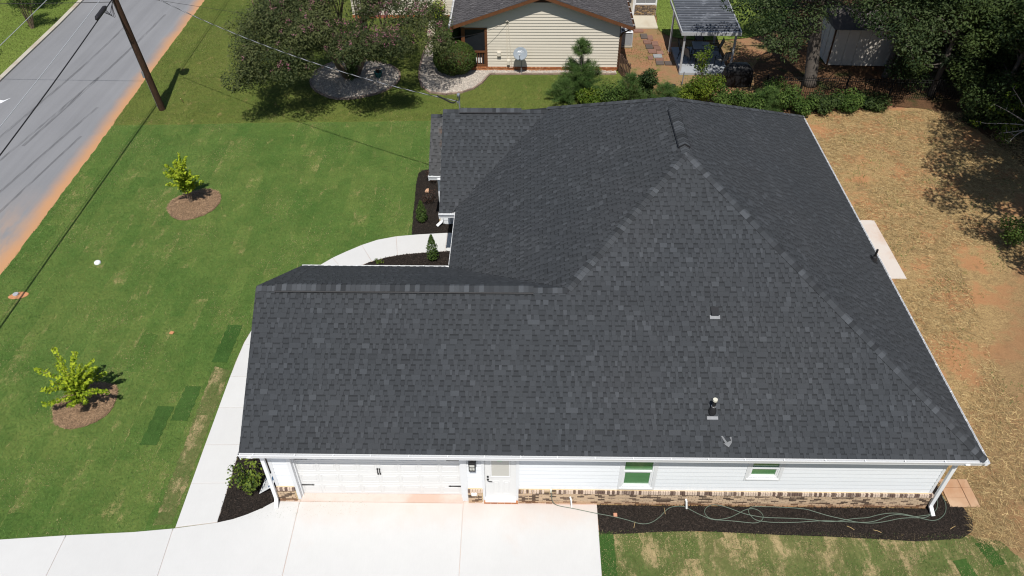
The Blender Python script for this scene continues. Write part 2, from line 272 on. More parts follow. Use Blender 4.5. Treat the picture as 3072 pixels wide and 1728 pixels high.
# ------------------------------------------------------------------ mesh helpers
WL = {}
def wl(o): return WL.get(o.name, Vector((0, 0, 0))) if o else Vector((0, 0, 0))
def tag(o, label=None, cat=None, group=None, kind=None):
    if label: o['label'] = label
    if cat: o['category'] = cat
    if group: o['group'] = group
    if kind: o['kind'] = kind
    return o
def thing(name, label, cat, loc=(0, 0, 0), group=None):
    o = bpy.data.objects.new(name, None); COL.objects.link(o); o.empty_display_size = .2; o.location = loc; WL[o.name] = Vector(loc)
    return tag(o, label, cat, group)
def link(name, me, parent=None, loc=(0, 0, 0), rot=None):
    o = bpy.data.objects.new(name, me); COL.objects.link(o); loc = Vector(loc)
    if parent: o.parent = parent; o.location = loc-wl(parent)
    else: o.location = loc
    if rot: o.rotation_euler = rot
    WL[o.name] = loc
    return o
class MB:
    def __init__(s): s.v = []; s.f = []; s.t = []
    def add(s, vs, fs, tone=1.0):
        k = len(s.v); s.v += [tuple(x) for x in vs]; s.f += [tuple(i+k for i in f) for f in fs]; s.t += [tone]*len(fs); return s
    def box(s, x0, x1, y0, y1, z0, z1, tone=1.0):
        return s.add([(x0,y0,z0),(x1,y0,z0),(x1,y1,z0),(x0,y1,z0),(x0,y0,z1),(x1,y0,z1),(x1,y1,z1),(x0,y1,z1)],
                     [(0,3,2,1),(4,5,6,7),(0,1,5,4),(1,2,6,5),(2,3,7,6),(3,0,4,7)], tone)
    def obox(s, c, ax, ay, az, tone=1.0):
        c = Vector(c); ax, ay, az = Vector(ax), Vector(ay), Vector(az); vs = []
        for k in (-1, 1):
            for i, j in ((-1,-1),(1,-1),(1,1),(-1,1)): vs.append(c+ax*i+ay*j+az*k)
        return s.add(vs, [(0,3,2,1),(4,5,6,7),(0,1,5,4),(1,2,6,5),(2,3,7,6),(3,0,4,7)], tone)
    def prism(s, poly, z0, z1, tone=1.0):
        n = len(poly); a = sum(poly[i][0]*poly[(i+1)%n][1]-poly[(i+1)%n][0]*poly[i][1] for i in range(n))
        if a < 0: poly = poly[::-1]
        vs = [(x, y, z0) for x, y in poly]+[(x, y, z1) for x, y in poly]
        return s.add(vs, [tuple(range(n))[::-1], tuple(range(n, 2*n))]+[(i, (i+1)%n, (i+1)%n+n, i+n) for i in range(n)], tone)
    def poly(s, pts, tone=1.0): return s.add(pts, [tuple(range(len(pts)))], tone)
    def tube(s, pts, r, n=8, tone=1.0, cap=True):
        pts = [Vector(p) for p in pts]; rs = r if isinstance(r, (list, tuple)) else [r]*len(pts); k = len(s.v); prev = None
        for i, p in enumerate(pts):
            d = (pts[min(i+1, len(pts)-1)]-pts[max(i-1, 0)]).normalized()
            if prev is None: a = d.cross(Vector((0, 0, 1)) if abs(d.z) < .9 else Vector((1, 0, 0))).normalized()
            else: a = (prev-d*prev.dot(d)).normalized()
            prev = a; b = d.cross(a)
            for j in range(n):
                th = 2*math.pi*j/n; s.v.append(tuple(p+(a*math.cos(th)+b*math.sin(th))*rs[i]))
        for i in range(len(pts)-1):
            for j in range(n): s.f.append((k+i*n+j, k+i*n+(j+1)%n, k+(i+1)*n+(j+1)%n, k+(i+1)*n+j)); s.t.append(tone)
        if cap:
            s.f.append(tuple(k+j for j in range(n))[::-1]); s.f.append(tuple(k+(len(pts)-1)*n+j for j in range(n))); s.t += [tone]*2
        return s
    def lathe(s, c, prof, n=16, tone=1.0, sx=1, sy=1):
        k = len(s.v)
        for r, z in prof:
            for j in range(n): th = 2*math.pi*j/n; s.v.append((c[0]+r*sx*math.cos(th), c[1]+r*sy*math.sin(th), c[2]+z))
        for i in range(len(prof)-1):
            for j in range(n): s.f.append((k+i*n+j, k+i*n+(j+1)%n, k+(i+1)*n+(j+1)%n, k+(i+1)*n+j)); s.t.append(tone)
        s.f.append(tuple(k+(len(prof)-1)*n+j for j in range(n))); s.t.append(tone); return s
    def mesh(s, name, mat, centre=True, smooth=False):
        a = np.array(s.v, float); c = (a.min(0)+a.max(0))/2 if centre else np.zeros(3)
        me = bpy.data.meshes.new(name); me.from_pydata((a-c).tolist(), [], s.f); me.materials.append(mat)
        at = me.attributes.new('tone', 'FLOAT', 'FACE'); at.data.foreach_set('value', np.array(s.t, np.float32))
        if smooth: me.polygons.foreach_set('use_smooth', [True]*len(me.polygons))
        return me, Vector(c)
    def build(s, name, mat, parent=None, kind=None, smooth=False, bevel=0):
        me, c = s.mesh(name, mat, True, smooth); o = link(name, me, parent, c)
        if kind: o['kind'] = kind
        if bevel:
            b = o.modifiers.new('bevel', 'BEVEL'); b.width = bevel; b.segments = 1; b.limit_method = 'ANGLE'
        return o
def fast_mesh(name, verts, k, mat, tones=None, smooth=False):
    """verts (n*k,3): n polygons of k corners each"""
    n = len(verts)//k; c = (verts.min(0)+verts.max(0))/2
    me = bpy.data.meshes.new(name); me.vertices.add(n*k); me.vertices.foreach_set('co', (verts-c).astype(np.float32).ravel())
    me.loops.add(n*k); me.loops.foreach_set('vertex_index', np.arange(n*k, dtype=np.int32))
    me.polygons.add(n); me.polygons.foreach_set('loop_start', np.arange(0, n*k, k, dtype=np.int32))
    try: me.polygons.foreach_set('loop_total', np.full(n, k, np.int32))
    except Exception: pass
    me.materials.append(mat)
    at = me.attributes.new('tone', 'FLOAT', 'FACE'); at.data.foreach_set('value', (np.ones(n) if tones is None else tones).astype(np.float32))
    me.update(); me.validate(); return me, Vector(c)
def unit(a): return a/np.maximum(np.linalg.norm(a, axis=-1, keepdims=True), 1e-9)
def leaf_quads(P, size, up=.6, aspect=.5, N=None):
    """one kite-shaped leaf at each point"""
    n = len(P); s = size*rng.uniform(.7, 1.3, (n, 1))
    nrm = rng.normal(size=(n, 3)); nrm[:, 2] = np.abs(nrm[:, 2])+up
    if N is not None: nrm = nrm+N*1.2
    nrm = unit(nrm); d = unit(np.cross(nrm, rng.normal(size=(n, 3)))); b = np.cross(nrm, d)
    v = np.stack([P-d*s*.5, P+b*s*aspect*.5-d*s*.05, P+d*s*.55, P-b*s*aspect*.5-d*s*.05], 1)
    return v.reshape(-1, 3)
def needle_tris(P, D, length, width):
    n = len(P); s = length*rng.uniform(.7, 1.2, (n, 1)); b = unit(np.cross(D, rng.normal(size=(n, 3))))*width*.5
    return np.stack([P-b, P+b, P+D*s], 1).reshape(-1, 3)
def inpoly(pts, poly):
    x, y = pts[:, 0], pts[:, 1]; ins = np.zeros(len(pts), bool); n = len(poly); j = n-1
    for i in range(n):
        xi, yi = poly[i]; xj, yj = poly[j]
        c = ((yi > y) != (yj > y)) & (x < (xj-xi)*(y-yi)/(yj-yi+1e-12)+xi); ins ^= c; j = i
    return ins
def scatter(poly, n, holes=()):
    a = np.array(poly); lo, hi = a.min(0), a.max(0); p = rng.uniform(lo, hi, (n, 2)); m = inpoly(p, poly)
    for h in holes: m &= ~inpoly(p, h)
    return p[m]
def smooth_poly(pts, it=2):
    for _ in range(it):
        q = []
        for i in range(len(pts)):
            a, b = pts[i], pts[(i+1) % len(pts)]; q += [(a[0]*.75+b[0]*.25, a[1]*.75+b[1]*.25), (a[0]*.25+b[0]*.75, a[1]*.25+b[1]*.75)]
        pts = q
    return pts
def smooth_line(pts, it=2):
    pts = [Vector(p) for p in pts]
    for _ in range(it):
        q = [pts[0]]
        for a, b in zip(pts[:-1], pts[1:]): q += [a*.75+b*.25, a*.25+b*.75]
        pts = q+[pts[-1]]
    return pts
def copy_tree(o, parent=None):
    c = o.copy(); COL.objects.link(c); c.parent = parent; WL[c.name] = wl(o)
    for ch in o.children: copy_tree(ch, c)
    return c
def struct(name, mb, mat): return mb.build(name, mat, None, 'structure')
def sheet(name, poly, z, mat, kind='structure', thick=0):
    m = MB()
    if thick: m.prism(list(poly), z-thick, z)
    else: m.poly([(x, y, z) for x, y in (poly if sum(poly[i][0]*poly[(i+1)%len(poly)][1]-poly[(i+1)%len(poly)][0]*poly[i][1] for i in range(len(poly))) > 0 else poly[::-1])])
    return m.build(name, mat, None, kind)

# ------------------------------------------------------------------ ground
def rect(x0, x1, y0, y1): return [(x0, y0), (x1, y0), (x1, y1), (x0, y1)]
sheet('ground', rect(-300, 300, -200, 400), -.06, M['clay'])
ROAD_R = [(-14.25, -30), (-14.44, 5), (-14.47, 10.04), (-14.49, 13.05), (-14.58, 16.3), (-14.60, 18.45), (-14.65, 20.2), (-14.80, 23.95), (-14.87, 26.61), (-15.02, 31.95), (-15.15, 38.92), (-15.5, 90)]
def jag(line, step=.22, amp=.035):
    out = []
    for (x0, y0), (x1, y1) in zip(line[:-1], line[1:]):
        n = max(1, int(math.hypot(x1-x0, y1-y0)/step)) if y0 < 45 and y1 > -8 else 1
        for i in range(n): t = i/n; out.append((x0+(x1-x0)*t+random.uniform(-amp, amp), y0+(y1-y0)*t))
    return out+[line[-1]]
RJ = jag(ROAD_R)
sheet('road', [(-23.0, -30)]+RJ+[(-24.2, 90)], -.03, M['road'])
SOD = RJ_sub = [p for p in RJ if -3 < p[1] < 22.0]
SOD = [(-14.33, -3.0)]+RJ_sub+[(-14.66, 22.02), (-11, 22.15), (-7.34, 22.38), (-3, 22.5), (1.75, 22.68), (8.0, 22.9), (8.0, 8), (2, 4), (2, -1.2)]
sheet('sod_lawn', SOD, 0.0, M['sod'], thick=.05)
NL = [(-14.66, 22.0)]+[p for p in RJ if p[1] > 22.0]+[(12.3, 90), (12.3, 24.0), (8, 22.8), (1.75, 22.66), (-7.34, 22.36)]
sheet('neighbor_lawn', NL, -.012, M['grass_old'])
sheet('verge_lawn', [(-80, -30), (-23.15, -30), (-23.15, 24), (-23.5, 38), (-24.4, 90), (-80, 90)], -.012, M['grass_bright'])
YARD = [(7.0, -1.3), (20.0, -1.3), (21.0, -1.6), (60, -8), (60, 24.4), (27.6, 24.4), (22.5, 23.9), (7.0, 23.4)]
sheet('straw_yard', YARD, -.020, M['straw_ground'])
sheet('back_yard_grass', smooth_poly([(14.9, 33.4), (18.5, 32.6), (23, 34), (25, 40), (40, 60), (14, 60), (15.6, 38)], 2), -.010, M['grass_bright'])
sheet('woodland_floor', smooth_poly([(19, 24.2), (23, 24.3), (27.6, 24.7), (29.8, 22.8), (30.6, 19.5), (31.5, 14), (40, 8), (70, 8), (70, 60), (27, 60), (24, 33), (20.5, 31)], 1), -.016, M['litter'])
SODR = [(8.86, -1.15), (19.6, -1.15), (20.5, -1.35), (20.9, -1.95), (21.4, -3), (22, -9), (8.82, -9)]
sheet('patchy_sod_lawn', jag(SODR, .12, .03), -.002, M['sod_patchy'], thick=.03)
# sod pieces that stand out darker than their neighbours, and one dark strip beside the drive
def sodpiece(name, cx, cy, w, l, a, mat):
    ca, sa = math.cos(a), math.sin(a); pts = []
    for sx, sy in ((-1,-1),(1,-1),(1,1),(-1,1)):
        pts.append((cx+sx*w/2*ca-sy*l/2*sa, cy+sx*w/2*sa+sy*l/2*ca))
    sheet(name, jag(pts+[pts[0]], .09, .028)[:-1], .012, mat, thick=.02)
for c in ((-4.16, 6.35, .55, 1.9, -.03), (-4.74, 3.5, .56, 1.5, -.02), (-5.40, 2.55, .56, 1.6, -.02)): sodpiece('sod_piece', *c, M['sod_dark'])
sheet('sod_strip', jag([(-4.2, -1.15), (-3.66, -1.1), (-3.68, 5.0), (-4.3, 5.2), (-4.2, -1.15)], .1, .03)[:-1], .006, M['sod_patchy'], thick=.02)
sodpiece('sod_piece', 9.13, -3.0, .42, 3.6, 0, M['sod_dark'])
for c in ((20.05, -1.75, .42, .75, .25), (19.15, -2.35, .42, .8, .2)): sodpiece('sod_piece', *c, M['sod_dark'])
# tyre marks
def strip(line, w):
    m = MB(); L = smooth_line([(x, y, -.024) for x, y in line], 2)
    for a, b in zip(L[:-1], L[1:]):
        n = Vector((-(b-a).y, (b-a).x, 0)).normalized()*w/2; m.poly([a-n, a+n, b+n, b-n][::-1])
    return m
for line, w in (([(-17.0, 36.5), (-17.3, 31), (-17.8, 26), (-18.4, 20)], .17), ([(-17.7, 27.5), (-18.6, 20.5), (-19.6, 14)], .14), ([(-18.9, 34.8), (-19.1, 29.5), (-19.7, 23.5), (-20.2, 19)], .16),
                ([(-16.3, 24), (-17, 19.5), (-17.8, 14), (-18.6, 9)], .15), ([(-15.9, 21), (-16.6, 15.5), (-17.2, 10.5)], .13)):
    strip(line, w).build('tyre_mark', M['tyre'], None, 'structure')
m = MB(); m.poly([(-21.95, 24.25, -.024), (-21.75, 24.4, -.024), (-21.5, 25.0, -.024), (-21.75, 24.7, -.024), (-22.0, 24.75, -.024), (-22.1, 24.4, -.024)]); m.build('paint_mark', M['white_paint'], None, 'structure')
# curb on the far side of the road
m = MB()
cp = [(-23.0, -30), (-23.02, 10), (-23.05, 26.8), (-23.22, 34.9), (-23.4, 38.6), (-24.25, 90)]
for (xa, ya), (xb, yb) in zip(cp[:-1], cp[1:]): m.add([(xa-.26, ya, -.05), (xa, ya, -.05), (xb, yb, -.05), (xb-.26, yb, -.05), (xa-.26, ya, .08), (xa, ya, .06), (xb, yb, .06), (xb-.26, yb, .08)], [(4,5,6,7), (1,2,6,5), (0,4,7,3)])
m.build('curb', M['curb'], None, 'structure')

# ------------------------------------------------------------------ driveway and walk: poured panels with open joints
def panels(root_name, root_poly_z, polys, mat, z=.03, thick=.12, gap=.007, bev=.008):
    for nm, p in polys:
        a = np.array(p); c = a.mean(0)
        q = []
        n = len(p)
        ar = sum(p[i][0]*p[(i+1)%n][1]-p[(i+1)%n][0]*p[i][1] for i in range(n))
        if ar < 0: p = p[::-1]
        for i in range(n):
            x0, y0 = p[i-1]; x1, y1 = p[i]; x2, y2 = p[(i+1)%n]
            e1 = Vector((x1-x0, y1-y0)).normalized(); e2 = Vector((x2-x1, y2-y1)).normalized()
            n1 = Vector((-e1.y, e1.x)); n2 = Vector((-e2.y, e2.x)); b = (n1+n2); b = b/max(.4, b.dot(n1)) if b.length > .1 else n1
            q.append((x1+b.x*gap, y1+b.y*gap))
        MB().prism(q, z-thick, z).build(nm, mat, root_name, bevel=bev)
drive = MB(); drive.prism([(-14.3, -12), (8.86, -12), (8.92, -.20), (-.64, -.20), (-.84, -.34), (-1.4, -.72), (-2.3, -1.08), (-3.5, -1.3), (-5, -1.5), (-14.3, -2.1)], -.08, .012)
drive = drive.build('driveway', M['apron'], None, 'structure')
BED = [(-2.34, -1.04), (-1.91, -.92), (-1.52, -.75), (-1.13, -.53), (-.84, -.32), (-.66, -.30)]
panels(drive, 0, [('slab', [(-14.3, -2.15), (-8.49, -1.67), (-6.62, -1.51), (-6.6, -9), (-14, -9)]), ('slab', [(-6.62, -1.51), (-6.2, -1.48), (-4.70, -1.38), (-3.57, -1.25), (-3.2, -9), (-6.6, -9)]),
  ('slab', [(-3.57, -1.25)]+BED+[(-.05, -.30), (0.08, -9), (-3.2, -9)]),
  ('slab', [(-.05, -.30), (4.90, -.30), (4.98, -9), (.08, -9)]),
  ('slab', [(4.90, -.30), (8.93, -.30), (8.86, -9), (4.98, -9)])], M['concrete'])
MB().box(-.02, 4.91, -.29, .16, -.05, .035).build('apron', M['apron'], drive, bevel=.01)
walk = MB(); WO = [(-3.52, -1.22), (-3.57, 1.7), (-3.58, 3.25), (-3.60, 5.4), (-3.56, 6.4), (-3.46, 7.0), (-3.2, 8.1), (-2.7, 9.4), (-2.2, 10.2), (-1.58, 10.91), (-1.22, 11.31), (-.75, 11.71), (-.16, 12.17), (.46, 12.53), (1.24, 12.78), (2.2, 12.93), (3.41, 13.05), (4.5, 13.05)]
WI = [(-2.33, -1.03), (-2.36, .3), (-2.40, 1.7), (-2.42, 3.4), (-2.42, 5.2), (-2.36, 6.2), (-2.2, 7.3), (-1.8, 8.5), (-1.3, 9.5), (-.6, 10.3), (.2, 10.95), (.57, 11.17), (1.08, 11.40), (1.84, 11.60), (2.66, 11.71), (3.5, 11.81), (4.5, 11.81)]
walk.prism(WO+WI[::-1], -.06, .014); walk = walk.build('front_walk', M['apron'], None, 'structure')
def cut(line, ya): pass
segs = [(WO[0:1]+[(-3.545, .30)], WI[0:1]+[(-2.36, .33)]), ([(-3.545, .30), (-3.565, 1.76)], [(-2.36, .33), (-2.40, 1.78)]), ([(-3.565, 1.76), (-3.585, 3.3)], [(-2.40, 1.78), (-2.42, 3.32)]),
  ([(-3.585, 3.3), (-3.60, 4.7)], [(-2.42, 3.32), (-2.42, 4.7)]), ([(-3.60, 4.7), (-3.56, 6.3)], [(-2.42, 4.7), (-2.37, 6.1)]), ([(-3.56, 6.3), (-3.46, 7.0), (-3.2, 8.1)], [(-2.37, 6.1), (-2.2, 7.3)]),
  ([(-3.2, 8.1), (-2.7, 9.4), (-2.45, 9.8)], [(-2.2, 7.3), (-1.8, 8.5), (-1.6, 8.9)]), ([(-2.45, 9.8), (-2.2, 10.2), (-1.58, 10.91), (-1.22, 11.31)], [(-1.6, 8.9), (-1.3, 9.5), (-.6, 10.3), (-.55, 10.38)]),
  ([(-1.22, 11.31), (-.75, 11.71), (-.15, 12.17)], [(-.55, 10.38), (.2, 10.95), (.43, 11.10)]), ([(-.15, 12.17), (.46, 12.53), (1.23, 12.78)], [(.43, 11.10), (1.08, 11.40), (1.45, 11.50)]),
  ([(1.23, 12.78), (2.2, 12.93), (3.41, 13.05)], [(1.45, 11.50), (1.84, 11.60), (2.66, 11.71), (3.40, 11.80)]), ([(3.41, 13.05), (4.5, 13.05)], [(3.40, 11.80), (4.5, 11.81)])]
panels(walk, 0, [('slab', a+b[::-1]) for a, b in segs], M['concrete'], z=.038)
patio = MB().box(18.7, 22.06, 10.28, 14.18, -.06, .0).build('patio', M['patio'], None, 'structure')
panels(patio, 0, [('slab', [(18.7, 10.28), (22.05, 10.28), (22.05, 14.02), (21.93, 14.18), (18.7, 14.18)])], M['patio'], z=.03)
# pavers at the back corner
for x0, x1, ys in ((19.52, 20.13, [(-.24, .10), (.10, .44), (.44, .75)]), (20.13, 20.42, [(-.24, .44), (.44, .75)])):
    for i, (a, b) in enumerate(ys):
        p = MB().box(x0+.006, x1-.006, a+.006, b-.006, -.02, .035+random.uniform(-.004, .004)).build('concrete_paver', M['paver'], None, bevel=.008)
        place = ('left column' if x0 < 20 else 'right column'); pos = ['nearest the drain pipe', 'in the middle', 'farthest back'][i] if x0 < 20 else ['the long one in front', 'the short one behind'][i]
        tag(p, 'clay stained concrete paver behind the house corner, %s, %s' % (place, pos), 'paver', 'stained pavers at the back corner')

# ------------------------------------------------------------------ mulch and pine straw beds
MULCH_R = [(8.93, -.30), (8.95, -1.28), (9.82, -1.24), (10.58, -1.18), (11.87, -1.13), (13.02, -1.18), (14.16, -1.23), (15.45, -1.26), (16.42, -1.30), (17.54, -1.36), (18.11, -1.39), (19.44, -1.28), (19.87, -1.01), (19.98, -.68), (19.93, -.38), (19.9, -.25), (19.52, -.24), (19.44, .16), (19.40, .9), (18.8, .9), (18.8, -.30)]
MULCH_C = [(-2.34, -1.04), (-1.91, -.92), (-1.52, -.75), (-1.13, -.53), (-.84, -.32), (-.62, -.25), (-.62, 7.0), (4.5, 7.0), (4.5, 11.81), (3.5, 11.81), (2.66, 11.71), (1.84, 11.60), (1.08, 11.40), (.57, 11.17), (.2, 10.95), (-.6, 10.3), (-1.3, 9.5), (-1.8, 8.5), (-2.2, 7.3), (-2.36, 6.2), (-2.42, 5.2), (-2.42, 3.4), (-2.40, 1.7), (-2.36, .3)]
MULCH_F = [(1.88, 12.93), (1.82, 13.9), (1.78, 14.49), (1.71, 15.95), (1.66, 17.0), (1.69, 17.69), (1.85, 17.95), (2.2, 18.05), (4.5, 18.05), (4.5, 13.1), (3.4, 13.06)]
def bed(name, poly, z, basemat, chipmat, per_m2, length, width, lift=.03, jit=.05, kind_name='mulch', tones=(.4, 1.6)):
    sheet(name, jag(poly+[poly[0]], .12, jit*.4)[:-1], z, basemat, thick=.04)
    a = np.array(poly); ext = a.max(0)-a.min(0)
    P2 = scatter(poly, int(per_m2*ext[0]*ext[1])); n = len(P2); P2 = P2+rng.normal(0, jit*.3, P2.shape)
    P = np.column_stack([P2, z+.004+rng.uniform(0, lift, n)])
    th = rng.uniform(0, 2*math.pi, n); d = np.column_stack([np.cos(th), np.sin(th), rng.normal(0, .22, n)])*(length*rng.uniform(.5, 1.3, (n, 1)))
    b = np.column_stack([-np.sin(th), np.cos(th), rng.normal(0, .4, n)])*(width*rng.uniform(.6, 1.3, (n, 1)))
    v = np.stack([P-d/2-b/2, P+d/2-b/2, P+d/2+b/2, P-d/2+b/2], 1).reshape(-1, 3)
    me, c = fast_mesh(kind_name, v, 4, chipmat, rng.uniform(*tones, n)); o = link(kind_name, me, None, c); o['kind'] = 'stuff'
bed('mulch_bed', MULCH_R, .012, M['mulch'], M['mulch_chip'], 900, .06, .014)
bed('mulch_bed', MULCH_C, .016, M['mulch'], M['mulch_chip'], 700, .06, .014)
bed('mulch_bed', MULCH_F, .012, M['mulch'], M['mulch_chip'], 700, .06, .014)
RING1 = smooth_poly([(-9.26, 14.57), (-9.36, 15.11), (-9.22, 15.5), (-8.74, 15.98), (-7.92, 16.31), (-7.39, 16.07), (-7.11, 15.6), (-7.06, 14.98), (-7.32, 14.37), (-7.86, 13.95), (-8.33, 13.8), (-8.86, 14.05)], 1)
RING2 = smooth_poly([(-9.24, 3.31), (-9.04, 3.71), (-8.61, 3.98), (-8.27, 4.4), (-7.61, 4.31), (-7.35, 4.18), (-7.19, 3.69), (-7.18, 3.17), (-7.29, 2.87), (-7.57, 2.57), (-8.16, 2.32), (-8.75, 2.47), (-9.02, 2.85)], 1)
for rg in (RING1, RING2): bed('pine_straw_ring', rg, .02, M['pine_straw_base'], M['pine_needle_brown'], 1800, .14, .007, .04, .05, 'pine_straw', (.45, 1.35))

# straw, grass blades
def blades(name, poly, per_m2, h, w, mat, lay=.5, holes=(), tones=(.6, 1.4), z=0, tri=True, patch=None):
    a = np.array(poly); ext = a.max(0)-a.min(0); P2 = scatter(poly, int(per_m2*ext[0]*ext[1]), holes)
    if patch is not None:
        s, thr = patch; f = np.sin(P2[:, 0]*s+1.3*np.sin(P2[:, 1]*s*.7))+np.sin(P2[:, 1]*s*1.3+1.7*np.sin(P2[:, 0]*s*.9)); P2 = P2[f+rng.normal(0, .5, len(f)) > thr]
    n = len(P2); P = np.column_stack([P2, np.full(n, z)+rng.uniform(0, .02 if lay > 1 else .004, n)])
    D = rng.normal(size=(n, 3)); D[:, 2] = np.abs(D[:, 2])*(.12 if lay > 1 else 1)+ (0 if lay > 1 else lay); D = unit(D)
    me, c = fast_mesh(name, needle_tris(P, D, h, w), 3, mat, rng.uniform(*tones, n)); o = link(name, me, None, c); o['kind'] = 'stuff'
DRIVE_H = [(-14.3, -2.2), (-8.49, -1.67), (-4.7, -1.38), (-3.57, -1.25), (-2.3, -1.0), (8.9, -.3), (8.9, -12), (-14.3, -12)]
WALK_H = WO+WI[::-1]
HOUSE_H = [(-.65, -.3), (4.5, -.3), (4.5, 18.2), (8.2, 18.2), (8.2, -.3)]
HOLES = [DRIVE_H, WALK_H, HOUSE_H, RING1, RING2, MULCH_C, MULCH_F]
SODV = [(-14.40, -2.0), (-14.42, 5), (-14.52, 14), (-14.62, 22), (1.75, 22.6), (8, 22.8), (8, 17.8), (2, 17.8), (2, -1.2)]
blades('lawn_grass', SODV, 620, .05, .016, M['blade'], .7, HOLES, (.55, 1.35), .0)
blades('dry_grass', SODV, 170, .05, .014, M['blade_tan'], .5, HOLES, (.5, 1.1), .0, patch=(1.3, .9))
NLV = [(-14.75, 22.1), (-15.1, 39.5), (4.3, 39.5), (4.3, 28), (12.0, 27.9), (12.3, 23.4), (8, 22.9), (1.75, 22.7), (-7.3, 22.4)]
GR1 = smooth_poly([(-5.43, 27.04), (-5.47, 27.9), (-5.25, 28.54), (-4.71, 29.32), (-4.06, 29.65), (-2.9, 29.73), (-1.99, 29.54), (-1.03, 28.96), (-.54, 28.33), (-.38, 27.46), (-.56, 26.61), (-1.08, 25.9), (-1.67, 25.43), (-2.69, 24.97), (-3.77, 24.96), (-4.67, 25.63), (-5.2, 26.33)], 1)
GR2 = [(1.33, 32.83), (.9, 32.83), (.71, 31.54), (.62, 30.3), (.63, 28.72), (.73, 27.47), (.97, 26.51), (1.48, 25.81), (2.33, 25.59), (3.19, 25.83), (3.83, 26.3), (4.29, 27.02), (4.55, 27.76), (4.71, 28.07), (6.48, 28.09), (11.98, 28.14), (11.98, 28.5), (4.55, 28.5), (3.1, 28.5), (3.0, 32.8)]
blades('lawn_grass', NLV, 420, .07, .017, M['blade_old'], .7, [GR1, GR2], (.5, 1.3), -.01)
blades('dry_grass', NLV, 60, .06, .016, M['blade_tan'], .5, [GR1, GR2], (.5, 1.0), -.01, patch=(.9, .7))
blades('verge_grass', [(-30, 26), (-23.4, 27), (-23.6, 39.5), (-31, 39.5)], 300, .08, .02, M['blade_old'], .7, (), (.6, 1.3), -.01)
blades('lawn_grass', SODR[:3]+[(20.9, -1.95), (21.2, -3.2), (8.9, -3.2)], 520, .05, .016, M['blade'], .6, (), (.5, 1.3), .0, patch=(3.4, -.1))
blades('dry_grass', SODR[:3]+[(20.9, -1.95), (21.2, -3.2), (8.9, -3.2)], 500, .06, .014, M['blade_tan'], .4, (), (.5, 1.1), .0, patch=(2.9, -.4))
STRAWV = [(19.0, -1.2), (20.7, -1.4), (22, -3), (25.5, 6), (33.5, 23), (29, 24), (22.5, 23.9), (19.0, 23.3)]
HST = [[(10, -1), (19.0, -1), (19.0, 18), (10, 18)], [(18.7, 10.28), (22.05, 10.28), (22.05, 14.18), (18.7, 14.18)], [(19.52, -.24), (20.42, -.24), (20.42, .75), (19.5, .75)], MULCH_R]
BARE = smooth_poly([(24.6, 12.2), (25.6, 12.6), (27.5, 12), (27.5, -1), (23.6, 1.5), (23.3, 5), (24.2, 9)], 2)
blades('straw_mulch', STRAWV, 330, .26, .016, M['straw'], 2, HST+[BARE], (.35, 1.35), -.012, patch=(.8, -1.0))
blades('straw_mulch', [(19.9, -1.5), (20.9, -1.6), (20.6, -.3), (20.0, -.2), (19.75, -.9)], 500, .22, .011, M['straw'], 2, (), (.5, 1.3), .03)
blades('weed_grass', STRAWV, 60, .12, .02, M['blade'], .7, HST, (.5, 1.3), -.01, patch=(1.7, 1.05))
blades('weed_grass', [(12.3, 24), (22, 24.5), (24, 33), (12.3, 34.3)], 110, .10, .02, M['blade_old'], .7, [[(15.5, 28.1), (18.5, 28.1), (18.5, 31.8), (15.5, 31.8)]], (.5, 1.2), -.05, patch=(1.1, .4))
blades('verge_grass', [(15.0, 33.6), (18.5, 33), (22, 34), (25, 40), (15.5, 40)], 260, .08, .02, M['blade_old'], .7, (), (.6, 1.3), -.01)

# ------------------------------------------------------------------ white gravel beds with edging blocks
def gravel(poly, per_m2, name='gravel'):
    sheet('gravel_bed', poly, .012, M['gravel_base'])
    a = np.array(poly); ext = a.max(0)-a.min(0); P2 = scatter(poly, int(per_m2*ext[0]*ext[1])); n = len(P2)
    P = np.column_stack([P2, .02+rng.uniform(0, .03, n)]); s = rng.uniform(.018, .045, (n, 1))
    oc = np.array([(1,0,0),(0,1,0),(-1,0,0),(0,-1,0)], float); vs = []
    for i in range(4):
        A = oc[i]; B = oc[(i+1) % 4]
        th = rng.uniform(0, 6.28, n) if i == 0 else th
        ca, sa = np.cos(th)[:, None], np.sin(th)[:, None]
        rot = lambda q: np.concatenate([q[0]*ca-q[1]*sa*.7, q[0]*sa+q[1]*ca*.7, np.zeros_like(ca)], 1)
        tip = np.tile(np.array([[0, 0, .75]]), (n, 1)); vs.append(np.stack([P+rot(A)*s, P+rot(B)*s, P+tip*s], 1))
    v = np.stack(vs, 1).reshape(-1, 3); t = np.repeat(rng.uniform(.6, 1.15, n), 4)
    me, c = fast_mesh(name, v, 3, M['gravel'], t); o = link(name, me, None, c); o['kind'] = 'stuff'
gravel(GR1, 520); gravel(GR2, 620)
def edging(line, closed, label, scal=False):
    t = thing('brick_edging', label, 'garden edging', (line[0][0], line[0][1], 0))
    pts = line+[line[0]] if closed else line; base = MB().box(-.14, .14, -.05, .05, -.06, .06).mesh('edging_block', M['edger'])[0]
    d = 0.0
    for (x0, y0), (x1, y1) in zip(pts[:-1], pts[1:]):
        L = math.hypot(x1-x0, y1-y0); a = math.atan2(y1-y0, x1-x0)
        while d < L:
            o = link('edging_block', base, t, (x0+(x1-x0)*d/L, y0+(y1-y0)*d/L, .02+random.uniform(-.01, .01)), (0, 0, a+random.uniform(-.06, .06))); d += .30
        d -= L
    return t
edging(GR1, True, 'ring of brown edging blocks around the white gravel under the pink myrtle')
